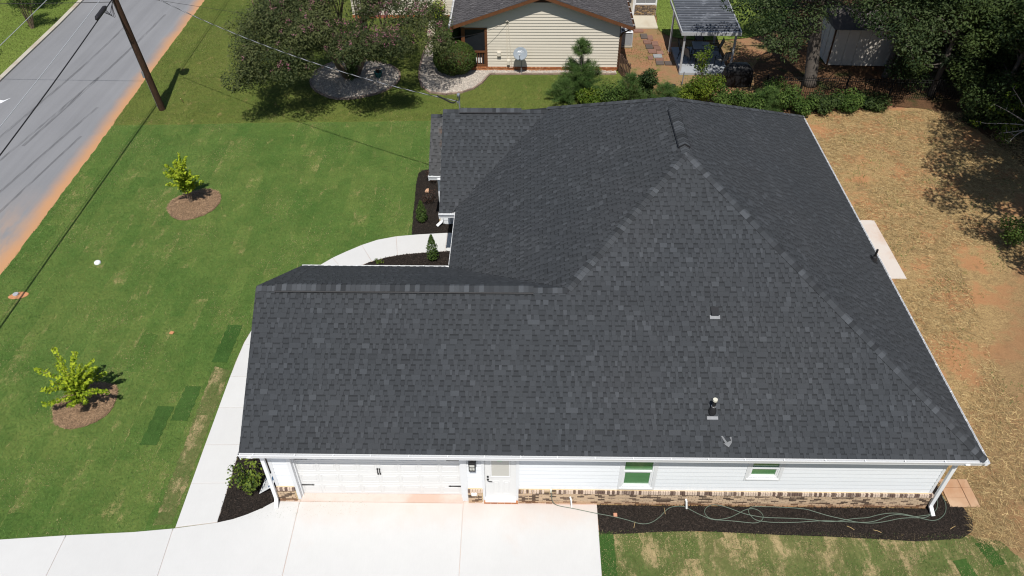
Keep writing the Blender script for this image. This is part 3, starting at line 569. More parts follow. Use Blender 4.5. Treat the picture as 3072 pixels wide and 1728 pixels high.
edging([(.9, 32.8), (.71, 31.54), (.62, 30.3), (.60, 28.72), (.70, 27.47), (.95, 26.48), (1.46, 25.77), (2.33, 25.54), (3.2, 25.78), (3.87, 26.26), (4.33, 27.0), (4.6, 27.76), (4.75, 28.03), (6.48, 28.05), (12.0, 28.1)], False, 'brown scalloped edging blocks bordering the gravel bed along the cream house')
# ------------------------------------------------------------------ the white house with the charcoal roof
S = .64; HY = math.sqrt(1+S*S)
house = thing('house', 'white sided house with a large charcoal shingle hip roof and brick base', 'house', (9.5, 8.5, 0))
CW, CO = .147, .147
BUCKET = {}
def hipclip(poly, v):
    """sorted u crossings of a polygon (u,v) at height v"""
    xs = []
    n = len(poly)
    for i in range(n):
        (u0, v0), (u1, v1) = poly[i], poly[(i+1) % n]
        if (v0 <= v) != (v1 <= v): xs.append(u0+(u1-u0)*(v-v0)/(v1-v0))
    xs.sort(); return xs
def shingles(E0, u, v, poly, deck_mat, shingle_mat, deck_name, parent, seed, parts=0, low=.70, stuff_name='shingle_field', show=True):
    rd = random.Random(seed)
    E0, u, v = Vector(E0), Vector(u).normalized(), Vector(v).normalized(); n = u.cross(v).normalized()
    if n.z < 0: n = -n
    P = lambda a, b, h=0: E0+u*a+v*b+n*h
    m = MB(); m.add([P(a, b, -.012) for a, b in poly]+[P(a, b, -.10) for a, b in poly], [tuple(range(len(poly)))]+[tuple(range(len(poly), 2*len(poly)))[::-1]]+[(i, (i+1) % len(poly), (i+1) % len(poly)+len(poly), i+len(poly)) for i in range(len(poly))], .8)
    deck = m.build(deck_name, deck_mat, parent)
    if not show: return deck
    vmax = max(b for a, b in poly); f = MB(); cands = []
    k = 0; b0 = -.012
    while b0 < vmax-.02:
        b1 = min(b0+CW, vmax-.005); xm = hipclip(poly, max(.001, (b0+b1)/2)); x0 = hipclip(poly, max(.001, b0+.002)); x1 = hipclip(poly, b1-.004)
        if len(xm) < 2: b0 += CW; continue
        if len(x0) != len(xm): x0 = xm
        if len(x1) != len(xm): x1 = xm
        for s in range(0, len(xm)-1, 2):
            A0, A1 = max(x0[s], xm[s]-.3), min(x0[s+1], xm[s+1]+.3); B0, B1 = max(x1[s], xm[s]-.3), min(x1[s+1], xm[s+1]+.3)
            lo, hi = min(A0, B0), max(A1, B1); a = lo-rd.uniform(0, .2); tooth = rd.random() < .5
            run = rd.uniform(.96, 1.04)
            while a < hi:
                w = rd.choice((.08, .095, .11, .135, .16, .22)) if tooth else rd.choice((.07, .09, .11, .135, .16))
                if rd.random() < .12: w *= 1.6
                c = a+w
                q = [max(a, A0), min(c, A1), min(c, B1), max(a, B0)]
                if q[1]-q[0] > .004 and q[2]-q[3] > .004 or (min(c, hi)-max(a, lo) > .02 and (q[1] > q[0] or q[2] > q[3])):
                    q[1] = max(q[1], q[0]+.002); q[2] = max(q[2], q[3]+.002)
                    r = rd.random()
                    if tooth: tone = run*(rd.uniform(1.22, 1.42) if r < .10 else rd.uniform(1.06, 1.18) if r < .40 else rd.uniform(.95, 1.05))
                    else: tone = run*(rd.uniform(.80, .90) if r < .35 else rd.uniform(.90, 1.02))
                    if tooth:
                        t0, t1 = .013, .0065; fl = .006
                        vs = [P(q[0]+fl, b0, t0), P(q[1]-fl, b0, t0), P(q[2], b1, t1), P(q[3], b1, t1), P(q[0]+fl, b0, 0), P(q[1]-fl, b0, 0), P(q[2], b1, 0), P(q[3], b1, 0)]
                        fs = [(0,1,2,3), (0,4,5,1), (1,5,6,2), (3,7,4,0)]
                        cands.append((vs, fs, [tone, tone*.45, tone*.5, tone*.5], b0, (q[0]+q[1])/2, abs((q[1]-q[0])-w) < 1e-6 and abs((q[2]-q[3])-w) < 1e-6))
                    else:
                        bm = b0+(b1-b0)*low; t0, t1, tm = .006, .002, .004
                        la, lb = q[0]+(q[3]-q[0])*low, q[1]+(q[2]-q[1])*low
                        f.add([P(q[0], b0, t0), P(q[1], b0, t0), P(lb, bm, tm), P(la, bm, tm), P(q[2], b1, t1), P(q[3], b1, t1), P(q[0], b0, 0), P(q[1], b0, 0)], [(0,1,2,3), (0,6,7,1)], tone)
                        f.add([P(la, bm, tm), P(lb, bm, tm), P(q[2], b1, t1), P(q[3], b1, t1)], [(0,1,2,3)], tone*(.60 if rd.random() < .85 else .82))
                a = c; tooth = not tooth
        b0 += CW; k += 1
    full = [c for c in cands if c[5]]; full.sort(key=lambda c: (round(c[3]/CW), c[4])); chosen = set(id(c) for c in full[:parts])
    for c in cands:
        if id(c) in chosen:
            mm = MB()
            for face, tn in zip(c[1], c[2]): mm.add([c[0][i] for i in face], [tuple(range(4))], tn)
            mm.build('shingle', shingle_mat, deck)
        else:
            for face, tn in zip(c[1], c[2]): f.add([c[0][i] for i in face], [tuple(range(4))], tn)
    BUCKET.setdefault((stuff_name, id(parent), shingle_mat.name), []).append((f, parent, shingle_mat))
    return deck
def pl(E0, ax, poly_plan, edge):
    """plan points -> (u along eave, v up slope)"""
    return [(ax(p)[0], (ax(p)[1])*HY) for p in poly_plan]
XL, XR, YF, YB = 3.90, 19.285, -.70, 18.155
YG, YPF = 7.365, 10.485
RX = (XL+XR)/2; HW = (XR-XL)/2; AY0, AY1 = YF+HW, YB-HW
JY = (YF+YG)/2; JX = XL+(JY-YF); PRY = 14.2; PX = XL+(PRY-YPF)
Z = lambda d: 2.9+S*d
# front slope (garage and main body are one plane)
e = .04
front = [(-1.12, YF+e), (XR-e, YF+e), (RX, AY0), (JX, JY), (-1.12, JY)]
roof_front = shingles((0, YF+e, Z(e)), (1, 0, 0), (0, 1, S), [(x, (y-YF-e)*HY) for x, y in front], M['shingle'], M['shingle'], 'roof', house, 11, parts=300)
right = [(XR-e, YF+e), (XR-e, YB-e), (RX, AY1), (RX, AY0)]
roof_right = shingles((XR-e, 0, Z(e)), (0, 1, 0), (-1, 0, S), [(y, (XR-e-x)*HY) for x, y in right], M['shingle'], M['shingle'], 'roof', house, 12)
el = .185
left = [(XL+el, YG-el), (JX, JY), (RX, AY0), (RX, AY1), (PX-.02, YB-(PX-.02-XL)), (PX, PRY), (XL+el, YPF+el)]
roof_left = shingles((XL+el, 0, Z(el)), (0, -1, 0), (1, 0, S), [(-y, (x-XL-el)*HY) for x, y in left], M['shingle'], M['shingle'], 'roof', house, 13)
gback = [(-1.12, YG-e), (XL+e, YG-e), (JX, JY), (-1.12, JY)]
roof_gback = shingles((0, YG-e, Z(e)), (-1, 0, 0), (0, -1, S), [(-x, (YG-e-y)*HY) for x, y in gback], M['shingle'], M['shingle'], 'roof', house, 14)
pfront = [(3.44, YPF+e), (XL+e, YPF+e), (PX, PRY), (3.44, PRY)]
shingles((0, YPF+e, Z(e)), (1, 0, 0), (0, 1, S), [(x, (y-YPF-e)*HY) for x, y in pfront], M['shingle'], M['shingle'], 'roof', house, 15)
pback = [(3.44, 2*PRY-YPF-e), (XL+e, 2*PRY-YPF-e), (PX, PRY), (3.44, PRY)]
shingles((0, 2*PRY-YPF-e, Z(e)), (-1, 0, 0), (0, -1, S), [(-x, (2*PRY-YPF-e-y)*HY) for x, y in pback], M['shingle'], M['shingle'], 'roof', house, 16, show=False)
back = [(XR-e, YB-e), (XL+e, YB-e), (RX, AY1)]
shingles((0, YB-e, Z(e)), (-1, 0, 0), (0, -1, S), [(-x, (YB-e-y)*HY) for x, y in back], M['shingle'], M['shingle'], 'roof', house, 17, show=False)
SG = .664; HG = math.sqrt(1+SG*SG)
shingles((0, 13.11, 2.926), (1, 0, 0), (0, 1, S), [(2.80, 0), (3.55, 0), (3.55, 2.29*HY), (2.80, 2.29*HY)], M['shingle_dusty'], M['shingle_dusty'], 'roof', house, 18, stuff_name='shingle_field')
shingles((0, 17.69, 2.926), (-1, 0, 0), (0, -1, S), [(-3.55, 0), (-2.80, 0), (-2.80, 2.29*HY), (-3.55, 2.29*HY)], M['shingle_dusty'], M['shingle_dusty'], 'roof', house, 19, show=False)
def flush_fields():
    for (nm, pid, mn), lst in BUCKET.items():
        big = MB()
        for f, par, mat in lst:
            k = len(big.v); big.v += f.v; big.f += [tuple(i+k for i in q) for q in f.f]; big.t += f.t
        big.build(nm, lst[0][2], lst[0][1], 'stuff')
    BUCKET.clear()
flush_fields()
# ridge and hip caps
def caps(p0, p1, nA, nB, n_parts=999, name='cap_shingle', step=.143, half=.15, lift=0.012, par=house, mat=None, seed=0):
    """p0 -> p1 runs up (hip) or along (ridge); nA, nB unit normals of the two slopes"""
    rd = random.Random(seed+5); p0, p1 = Vector(p0), Vector(p1); d = (p1-p0); L = d.length; d /= L
    nA, nB = Vector(nA).normalized(), Vector(nB).normalized()
    sA = nA.cross(d).normalized(); sB = nB.cross(d).normalized(); up = (nA+nB).normalized()
    if sA.dot(nB) > 0: sA = -sA
    if sB.dot(nA) > 0: sB = -sB
    k = 0; s = 0; extra = MB()
    while s < L-.05:
        r = rd.random(); tone = rd.uniform(1.4, 1.75) if r < .13 else rd.uniform(1.12, 1.3) if r < .36 else rd.uniform(.62, .8) if r < .58 else rd.uniform(.9, 1.15)
        a = p0+d*s; b = p0+d*min(L, s+step*1.08); la, lb = lift+.018, lift+.006
        prof = [(sA*half, nA), (sA*half*.55, nA), (None, up), (sB*half*.55, nB), (sB*half, nB)]
        va = [a+(o or Vector((0, 0, 0)))+nn*(la if o is not None else la+.004) for o, nn in prof]; vb = [b+(o or Vector((0, 0, 0)))+nn*(lb if o is not None else lb+.004) for o, nn in prof]
        bot = [a+(o or Vector((0, 0, 0)))+nn*(lb-.006) for o, nn in prof]
        m = MB() if k < n_parts else extra; q = len(m.v)
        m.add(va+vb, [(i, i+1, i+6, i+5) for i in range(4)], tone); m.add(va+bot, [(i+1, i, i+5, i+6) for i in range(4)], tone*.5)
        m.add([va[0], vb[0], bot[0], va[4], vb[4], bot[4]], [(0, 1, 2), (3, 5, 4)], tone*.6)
        if k < n_parts: m.build(name, mat or M['shingle'], par)
        s += step; k += 1
    if extra.v: extra.build('cap_shingle_run', mat or M['shingle'], par, 'stuff')
nF, nR, nL, nB_ = Vector((0, -S, 1)), Vector((S, 0, 1)), Vector((-S, 0, 1)), Vector((0, S, 1))
caps((XR-e, YF+e, Z(e)), (RX, AY0, Z(HW)), nF, nR, seed=1)
caps((JX, JY, Z(JX-XL)), (RX, AY0, Z(HW)), nF, nL, seed=2)
caps((RX, AY0, Z(HW)), (RX, AY1, Z(HW)), nL, nR, seed=3)
caps((JX, JY, Z(JX-XL)), (-1.12, JY, Z(JX-XL)), nF, nB_, seed=4)
caps((PX, PRY, Z(PX-XL)), (3.44, PRY, Z(PX-XL)), nF, nB_, seed=5)
caps((3.5, 15.4, 2.926+S*2.29), (2.80, 15.4, 2.926+S*2.29), nF, nB_, seed=6)
caps((XR-e, YB-e, Z(e)), (RX, AY1, Z(HW)), nR, nB_, n_parts=0, seed=7)
caps((PX, YB-(PX-XL), Z(PX-XL)), (RX, AY1, Z(HW)), nL, nB_, n_parts=30, seed=8)
# ridge vents: low black box under a second run of caps
def ridge_vent(p0, p1, nA, nB, seed):
    p0, p1 = Vector(p0), Vector(p1); d = (p1-p0).normalized(); nA, nB = Vector(nA).normalized(), Vector(nB).normalized(); up = (nA+nB).normalized()
    sA = nA.cross(d).normalized(); sB = nB.cross(d).normalized()
    if sA.dot(nB) > 0: sA = -sA
    if sB.dot(nA) > 0: sB = -sB
    prof = [sA*.19+nA*.0, sA*.19+nA*.06, up*.07, sB*.19+nB*.06, sB*.19]
    m = MB(); va = [p0+o+up*.015 for o in prof]; vb = [p1+o+up*.015 for o in prof]
    m.add(va+vb, [(i, i+1, i+6, i+5) for i in range(4)]+[(4, 3, 2, 1, 0), (5, 6, 7, 8, 9)]); v = m.build('ridge_vent', M['vent_black'], house)
    caps(p0+d*.0, p1, nA, nB, lift=.074, par=v, seed=seed, half=.145)
ridge_vent((6.95, JY, Z(JX-XL)), (-.55, JY, Z(JX-XL)), nF, nB_, 21)
ridge_vent((6.55, PRY, Z(PX-XL)), (4.1, PRY, Z(PX-XL)), nF, nB_, 22)
ridge_vent((RX, 7.35, Z(HW)), (RX, 9.75, Z(HW)), nL, nR, 23)

# ------------------------------------------------------------------ walls
BT = .68      # top of the brick base
core = MB()
core.box(4.90, 18.70, -.10, 17.6, .0, 2.86); core.box(-.58, -.02, -.10, 6.9, 0, 2.86); core.box(-.58, 5.0, .25, 6.9, 0, 2.86)
core.box(-.02, 4.92, -.17, .26, 2.16, 2.86)
wall = core.build('wall', M['siding_white'], house)
gx = MB()
gx.add([(-.62, -.2, 2.86), (-.62, 6.9, 2.86), (-.62, JY, Z(JX-XL)-.12), (-.5, -.2, 2.86), (-.5, 6.9, 2.86), (-.5, JY, Z(JX-XL)-.12)], [(0, 2, 1), (3, 4, 5), (0, 1, 4, 3), (1, 2, 5, 4), (2, 0, 3, 5)]); gx.box(-.615, -.58, -.2, 6.9, BT, 2.86)
gx.build('gable_wall', M['siding_white'], house)
gp = MB(); gp.box(3.10, 4.9, 13.72, 17.1, .0, 2.86)
gp.add([(3.9, 10.9, 2.86), (3.9, 17.5, 2.86), (3.9, PRY, 5.1), (4.0, 10.9, 2.86), (4.0, 17.5, 2.86), (4.0, PRY, 5.1)], [(0, 2, 1), (3, 4, 5), (0, 1, 4, 3), (1, 2, 5, 4), (2, 0, 3, 5)])
gp.add([(3.10, 13.72, 2.86), (3.10, 17.1, 2.86), (3.10, 15.4, 4.2), (3.5, 13.72, 2.86), (3.5, 17.1, 2.86), (3.5, 15.4, 4.2)], [(0, 2, 1), (3, 4, 5), (0, 1, 4, 3), (1, 2, 5, 4), (2, 0, 3, 5)])
gp.build('gable_wall', M['siding_white'], house)
for k in range(12): MB().add([(3.2, 13.719, .02+k*.19), (4.57, 13.719, .02+k*.19), (4.57, 13.69, .02+k*.19), (3.2, 13.69, .02+k*.19), (3.2, 13.719, .208+k*.19), (4.57, 13.719, .208+k*.19), (4.57, 13.705, .208+k*.19), (3.2, 13.705, .208+k*.19)], [(0,1,2,3), (3,2,6,7), (4,7,6,5), (0,3,7,4), (1,5,6,2)]).build('siding_board', M['siding_white'], house)
# porch floor behind the gutter
MB().box(4.0, 4.6, 7.4, 10.9, .0, .12).build('porch_floor', M['concrete'], house)
# soffit + fascia
sf = MB(); sf.box(-1.08, XR-.05, YF+.05, -.17, 2.74, 2.77); sf.box(18.7, XR-.05, -.17, 17.9, 2.74, 2.77); sf.box(-1.08, 4.5, 6.9, YG-.05, 2.74, 2.77); sf.box(3.5, 4.6, 10.56, 13.68, 2.74, 2.77); sf.box(XL+.23, 4.6, 7.3, 10.5, 2.74, 2.77); sf.build('soffit', M['soffit'], house)
for q in ((-1.1, XR-.02, YF+.02, YF+.05, 2.70, 2.90), (XR-.05, XR-.02, YF+.05, YB, 2.70, 2.90), (-1.1, XL+.1, YG-.05, YG-.02, 2.70, 2.90), (XL+.19, XL+.22, YG-.1, YPF, 2.75, 2.98), (3.44, XL+.1, YPF+.02, YPF+.05, 2.7, 2.9), (2.82, 3.44, 13.09, 13.12, 2.7, 2.88)): MB().box(*q).build('fascia', M['trim_white'], house)
# rake boards
for x, ya, za, yb, zb in ((-1.13, YF, 2.80, JY, Z(JX-XL)-.11), (-1.13, YG, 2.80, JY, Z(JX-XL)-.11), (3.43, YPF, 2.8, PRY, Z(PX-XL)-.11), (2.79, 13.09, 2.8, 15.4, 4.29)):
    MB().add([(x, ya, za-.14), (x, yb, zb-.14), (x, yb, zb), (x, ya, za), (x+.03, ya, za-.14), (x+.03, yb, zb-.14), (x+.03, yb, zb), (x+.03, ya, za)], [(0,1,2,3), (7,6,5,4), (0,4,5,1), (3,2,6,7), (0,3,7,4), (1,5,6,2)]).build('rake_board', M['trim_white'], house)
# gutters: open channel, rolled lip, straps
def gutter(p0, p1, out, z=2.90, hang=.62, ends=(1, 1)):
    p0, p1, out = Vector(p0), Vector(p1), Vector(out); d = (p1-p0); L = d.length; d /= L; up = Vector((0, 0, 1))
    prof = [(0, 0), (0, -.11), (.035, -.125), (.085, -.125), (.095, -.075), (.125, -.03), (.125, 0), (.113, 0), (.113, -.025), (.085, -.07), (.078, -.112), (.012, -.112), (.012, 0)]
    m = MB(); n = len(prof); vs = [p0+out*a+up*(z+b-p0.z) for a, b in prof]+[p1+out*a+up*(z+b-p1.z) for a, b in prof]
    m.add(vs, [(i, (i+1) % n, (i+1) % n+n, i+n) for i in range(n)])
    for q, sgn in ((p0, -1), (p1, 1)):
        ec = [q+d*sgn*.002+out*a+up*(z+b-q.z) for a, b in prof[:7]]; m.add(ec, [tuple(range(7)) if sgn < 0 else tuple(range(7))[::-1]])
    g = m.build('gutter', M['gutter_white'], house)
    me = MB(); me.add([p0+out*.013+up*(z-.1-p0.z), p0+out*.077+up*(z-.1-p0.z), p1+out*.077+up*(z-.1-p1.z), p1+out*.013+up*(z-.1-p1.z)], [(0, 1, 2, 3), (3, 2, 1, 0)]); me.build('gutter_floor', M['gutter_inside'], g)
    s = hang*.4
    while s < L:
        c = p0+d*s+out*.062; MB().obox((c.x, c.y, z-.002), d*.014, out*.066, up*.006).build('hanger', M['gutter_white'], g); s += hang*random.uniform(.92, 1.08)
    return g
gutter((-1.14, YF+.08, 2.9), (XR+.045, YF+.08, 2.9), (0, -1, 0), 2.905, 1.06)
gutter((XR-.08, YF-.045, 2.9), (XR-.08, YB, 2.9), (1, 0, 0), 2.905, 1.06)
gutter((-1.12, YG-.08, 2.9), (XL+.2, YG-.08, 2.9), (0, 1, 0), 2.905, .8)
gutter((XL+.27, YG+.02, 3.0), (XL+.27, YPF+.02, 3.0), (-1, 0, 0), 2.99, .8)
gutter((3.42, YPF+.08, 2.9), (XL+.20, YPF+.08, 2.9), (0, -1, 0), 2.905, .35)
gutter((2.78, 13.15, 2.9), (3.46, 13.15, 2.9), (0, -1, 0), 2.905, .4)
# downspouts
def downspout(pts, label=None, w=.055, t=.04):
    m = MB(); pts = [Vector(p) for p in pts]; loops = []
    side = None
    for i, p in enumerate(pts):
        d = (pts[min(i+1, len(pts)-1)]-pts[max(i-1, 0)]).normalized(); a = Vector((1, 0, 0)) if abs(d.x) < .7 else Vector((0, 1, 0)); a = (a-d*a.dot(d)).normalized(); b = d.cross(a)
        loops.append([p+a*w+b*t, p-a*w+b*t, p-a*w-b*t, p+a*w-b*t])
    vs = [q for l in loops for q in l]; fs = []
    for i in range(len(loops)-1):
        for j in range(4): fs.append((i*4+j, i*4+(j+1) % 4, i*4+4+(j+1) % 4, i*4+4+j))
    fs += [(0, 1, 2, 3), tuple(range(len(vs)-4, len(vs)))[::-1]]; m.add(vs, fs); return m.build('downspout', M['gutter_white'], house, bevel=.006)
downspout([(-.86, -.70, 2.80), (-.84, -.68, 2.74), (-.72, -.36, 2.42), (-.71, -.34, 2.3), (-.70, -.34, .34), (-.70, -.36, .22), (-.69, -.56, .06)])
downspout([(18.78, -.70, 2.80), (18.78, -.68, 2.74), (18.83, -.34, 2.42), (18.83, -.32, 2.3), (18.83, -.32, .30), (18.83, -.34, .20), (18.86, -.58, .05)])
downspout([(3.5, 10.52, 2.8), (3.48, 10.8, 2.6), (3.46, 13.5, 2.5), (3.46, 13.62, 2.35), (3.46, 13.63, .1)])
downspout([(4.1, 10.2, 2.85), (4.12, 10.5, 2.6), (4.06, 13.5, 2.4), (4.04, 13.70, 2.2), (4.04, 13.70, .1)])
downspout([(3.22, 13.05, 2.8), (3.20, 13.2, 2.7), (3.15, 13.62, 2.5), (3.14, 13.64, 2.35), (3.14, 13.64, .30), (3.12, 13.62, .2), (2.93, 13.46, .08)])
# ------------------------------------------------------------------ brick base with single bricks
plinth = MB(); plinth.box(3.03, 3.09, 13.66, 13.75, 0, .62); plinth.box(-.66, -.10, -.235, -.17, 0, BT-.002); plinth.box(-.66, -.58, -.235, 6.9, 0, BT-.03); plinth.box(5.06, 5.50, -.235, -.17, 0, BT-.002); plinth.box(6.56, 18.72, -.235, -.17, 0, BT-.002); plinth.box(18.70, 18.80, -.235, 17.6, 0, BT-.03)
plinth = plinth.build('brick_base', M['mortar'], house)
bme = MB().box(-.0975, .0975, -.035, .035, -.0285, .0285).mesh('brick', M['brick'])[0]
hme = MB().box(-.047, .047, -.035, .035, -.0285, .0285).mesh('half_brick', M['brick'])[0]
rme = MB().box(-.0305, .0305, -.055, .055, -.055, .055).mesh('rowlock_brick', M['rowlock'])[0]
cx0 = 0; rest = MB(); nb = 0
all_b = []
for (xa, xb) in ((-.66, -.10), (5.06, 5.50), (6.56, 18.76)):
    for row in range(8):
        z = .030+row*.0695
        if z > BT-.13: continue
        x = xa-(.104 if row % 2 else 0)
        while x < xb-.02:
            l, r = max(x, xa), min(x+.196, xb)
            if r-l > .15: all_b.append((l+r)*.5 if r-l > .19 else l+.0975), all_b.__setitem__(-1, ((l+.0975 if r-l < .19 else (l+r)/2), z, True))
            elif r-l > .05: all_b.append(((l+r)/2, z, False))
            x += .207
order = sorted(all_b, key=lambda b: -b[1])
for i, (x, z, full) in enumerate(order):
    y = -.235+random.uniform(-.006, .005)
    if i < 300: link('brick', bme if full else hme, plinth, (x, y, z), (random.uniform(-.01, .01), 0, random.uniform(-.01, .01)))
    else: hw = .0975 if full else .047; rest.box(x-hw, x+hw, y-.035, y+.035, z-.0285, z+.0285, random.random())
rest.build('brick_courses', M['brick'], plinth, 'stuff')
for (xa, xb) in ((-.68, -.09), (5.05, 5.51), (6.555, 7.33), (7.68, 18.80)):
    n = int((xb-xa)/.0715)
    for i in range(n): link('rowlock_brick', rme, plinth, (xa+(i+.5)*(xb-xa)/n, -.242+random.uniform(-.004, .004), BT-.055-.002), (R(-12), 0, random.uniform(-.02, .02)))
for x in (7.42, 7.58): MB().box(x-.09, x+.09, -.262, -.2, BT-.06, BT-.004).build('brick', M['brick'], plinth)
for i in range(5): MB().box(5.53+i*.205, 5.53+i*.205+.196, -.31, -.17, -.04, .085+random.uniform(-.003, .003)).build('step_brick', M['old_brick'], plinth)
# ------------------------------------------------------------------ siding boards, cut round the openings
OPEN = [(-.10, 5.06, 0, 2.26), (5.48, 6.58, 0, 2.27), (9.475, 10.555, .72, 2.75), (13.105, 14.145, 1.24, 2.75)]
z = BT
while z < 2.74:
    z1 = min(z+.18, 2.745); spans = [(-.62, 18.72)]
    for (a, b, c, d) in OPEN:
        if c < (z+z1)/2 < d:
            ns = []
            for (p, q) in spans:
                if b <= p or a >= q: ns.append((p, q)); continue
                if a > p: ns.append((p, a))
                if b < q: ns.append((b, q))
            spans = ns
    for p, q in spans:
        MB().add([(p, -.172, z), (q, -.172, z), (q, -.209, z), (p, -.209, z), (p, -.172, z1), (q, -.172, z1), (q, -.184, z1), (p, -.184, z1)], [(0,1,2,3), (3,2,6,7), (4,7,6,5), (0,3,7,4), (1,5,6,2)]).build('siding_board', M['siding_white'], wall)
    z += .18
for x0, x1 in ((-.655, -.56), (18.66, 18.74)): MB().box(x0, x1, -.215, -.165, BT-.01, 2.745).build('corner_board', M['trim_white'], house)
# ------------------------------------------------------------------ garage door
gd = MB().box(0, 4.88, .02, .07, .035, 2.16).build('garage_door', M['door_white'], house)
for k in range(4):
    z0 = .04+k*.53
    MB().box(.003, 4.877, -.008, .03, z0+.003, z0+.527).build('door_section', M['door_white'], gd, bevel=.004)
    for j in range(8):
        x0 = .07+j*.601; x1 = x0+.533; za, zb = z0+.085, z0+.445; fr = MB()
        for (a, b, c, d) in ((x0, x1, za, za+.028), (x0, x1, zb-.028, zb), (x0, x0+.028, za+.0283, zb-.0283), (x1-.028, x1, za+.0283, zb-.0283)): fr.box(a, b, -.017, -.0078, c, d)
        fr.box(x0+.07, x1-.07, -.016, -.0078, za+.07, zb-.07); fr.build('raised_panel', M['door_white'], gd, bevel=.003)
for x0, sg in ((.02, 1), (4.86, -1)):
    for zz in (.485, 1.78):
        MB().add([(x0, -.03, zz-.02), (x0, -.03, zz+.02), (x0+sg*.32, -.03, zz+.012), (x0+sg*.35, -.03, zz+.024), (x0+sg*.40, -.03, zz), (x0+sg*.35, -.03, zz-.024), (x0+sg*.32, -.03, zz-.012)]+[(x0, -.01, zz-.02), (x0, -.01, zz+.02), (x0+sg*.32, -.01, zz+.012), (x0+sg*.35, -.01, zz+.024), (x0+sg*.40, -.01, zz), (x0+sg*.35, -.01, zz-.024), (x0+sg*.32, -.01, zz-.012)],
          [tuple(range(7)) if sg < 0 else tuple(range(7))[::-1]]+[(i, (i+1) % 7, (i+1) % 7+7, i+7) for i in range(7)]).build('strap_hinge', M['black_metal'], gd)
for x in (2.41, 2.475):
    h = MB(); h.tube([(x, -.02, 1.08), (x, -.055, 1.12), (x, -.06, 1.2), (x, -.055, 1.28), (x, -.02, 1.32)], .014, 6)
    h.box(x-.022, x+.022, -.03, -.008, 1.05, 1.11); h.box(x-.022, x+.022, -.03, -.008, 1.29, 1.35); h.build('door_pull', M['black_metal'], gd)
gt = MB(); gt.box(-.115, 0.0, -.225, .1, .03, 2.28); gt.box(4.88, 5.06, -.225, .1, .03, 2.28); gt.box(-.0, 4.88, -.225, .1, 2.17, 2.28); gt.box(0.003, .04, -.10, .0, .035, 2.165); gt.box(4.84, 4.877, -.10, .0, .035, 2.165); gt.build('garage_trim', M['trim_white'], house)
MB().box(-.3, 5.0, .24, .3, 0, 2.2).build('garage_back', M['vent_black'], house)
# ------------------------------------------------------------------ side entry door
ed = MB().box(5.575, 6.485, -.165, -.12, .12, 2.18).build('entry_door', M['door_white'], house)
fr = MB(); fr.box(5.48, 5.57, -.225, -.1, .0, 2.28); fr.box(6.49, 6.58, -.225, -.1, .0, 2.28); fr.box(5.57, 6.49, -.225, -.1, 2.185, 2.28); fr.build('door_casing', M['trim_white'], ed)
MB().box(5.57, 6.49, -.30, -.12, .085, .125).build('threshold', M['white_paint'], ed)
gl = MB(); gl.box(5.735, 6.325, -.186, -.1655, 1.2, 1.255); gl.box(5.735, 6.325, -.186, -.1655, 2.08, 2.13); gl.box(5.735, 5.78, -.186, -.1655, 1.2553, 2.0797); gl.box(6.28, 6.325, -.186, -.1655, 1.2553, 2.0797); gl.build('glass_frame', M['door_white'], ed, bevel=.006)
MB().box(5.78, 6.28, -.172, -.166, 1.255, 2.08).build('glass', M['glass_blind'], ed)
MB().box(5.95, 6.09, -.176, -.1725, 1.97, 2.06).build('sticker', M['green_tag'], ed)
for x in (5.80, 6.10):
    p = MB(); x1 = x+.2
    for (a, b, c, d) in ((x, x1, .36, .385), (x, x1, .985, 1.01), (x, x+.025, .3853, .9847), (x1-.025, x1, .3853, .9847)): p.box(a, b, -.175, -.1648, c, d)
    p.box(x+.05, x1-.05, -.173, -.1648, .43, .94); p.build('raised_panel', M['door_white'], ed, bevel=.004)
MB().tube([(5.66, -.165, 1.22), (5.66, -.195, 1.22)], .032, 10).build('deadbolt', M['black_metal'], ed)
h = MB(); h.tube([(5.66, -.165, 1.08), (5.66, -.19, 1.08)], .034, 10); h.tube([(5.66, -.19, 1.08), (5.66, -.225, 1.075), (5.70, -.235, 1.07), (5.79, -.235, 1.06)], .013, 6); h.build('door_handle', M['black_metal'], ed)
# ------------------------------------------------------------------ windows (single hung)
def window(x0, x1, z0, z1, zm, label):
    w = MB(); t = .1
    for (a, b, c, d) in ((x0-t, x0, z0-.09, z1+t), (x1, x1+t, z0-.09, z1+t), (x0, x1, z1, z1+t), (x0, x1, z0-.09, z0)): w.box(a, b, -.222, -.15, c, d)
    win = w.build('window', M['trim_white'], house)
    MB().box(x0-.04, x1+.04, -.245, -.2225, z0-.045, z0+.01).build('sill', M['white_paint'], win)
    f = MB(); ff = .045
    f.box(x0+.001, x0+ff, -.20, -.13, z0+.01, z1-.001); f.box(x1-ff, x1-.001, -.20, -.13, z0+.01, z1-.001); f.box(x0+ff, x1-ff, -.20, -.13, z1-ff, z1-.001); f.box(x0+ff, x1-ff, -.205, -.13, z0+.01, z0+.07); f.build('frame', M['white_paint'], win)
    MB().box(x0+ff, x1-ff, -.198, -.14, zm-.03, zm+.025).build('meeting_rail', M['white_paint'], win)
    s = MB(); s.box(x0+ff, x0+ff+.035, -.175, -.13, z0+.07, zm-.03); s.box(x1-ff-.035, x1-ff, -.175, -.13, z0+.07, zm-.03); s.box(x0+ff+.035, x1-ff-.035, -.175, -.13, z0+.07, z0+.11); s.build('lower_sash', M['white_paint'], win)
    MB().box(x0+ff, x1-ff, -.150, -.145, zm+.025, z1-ff).build('pane', M['glass_green'], win)
    MB().box(x0+ff+.035, x1-ff-.035, -.142, -.138, z0+.11, zm-.03).build('pane', M['glass_green'], win)
window(9.57, 10.46, .80, 2.55, 1.57, '')
window(13.20, 14.05, 1.32, 2.45, 1.79, '')
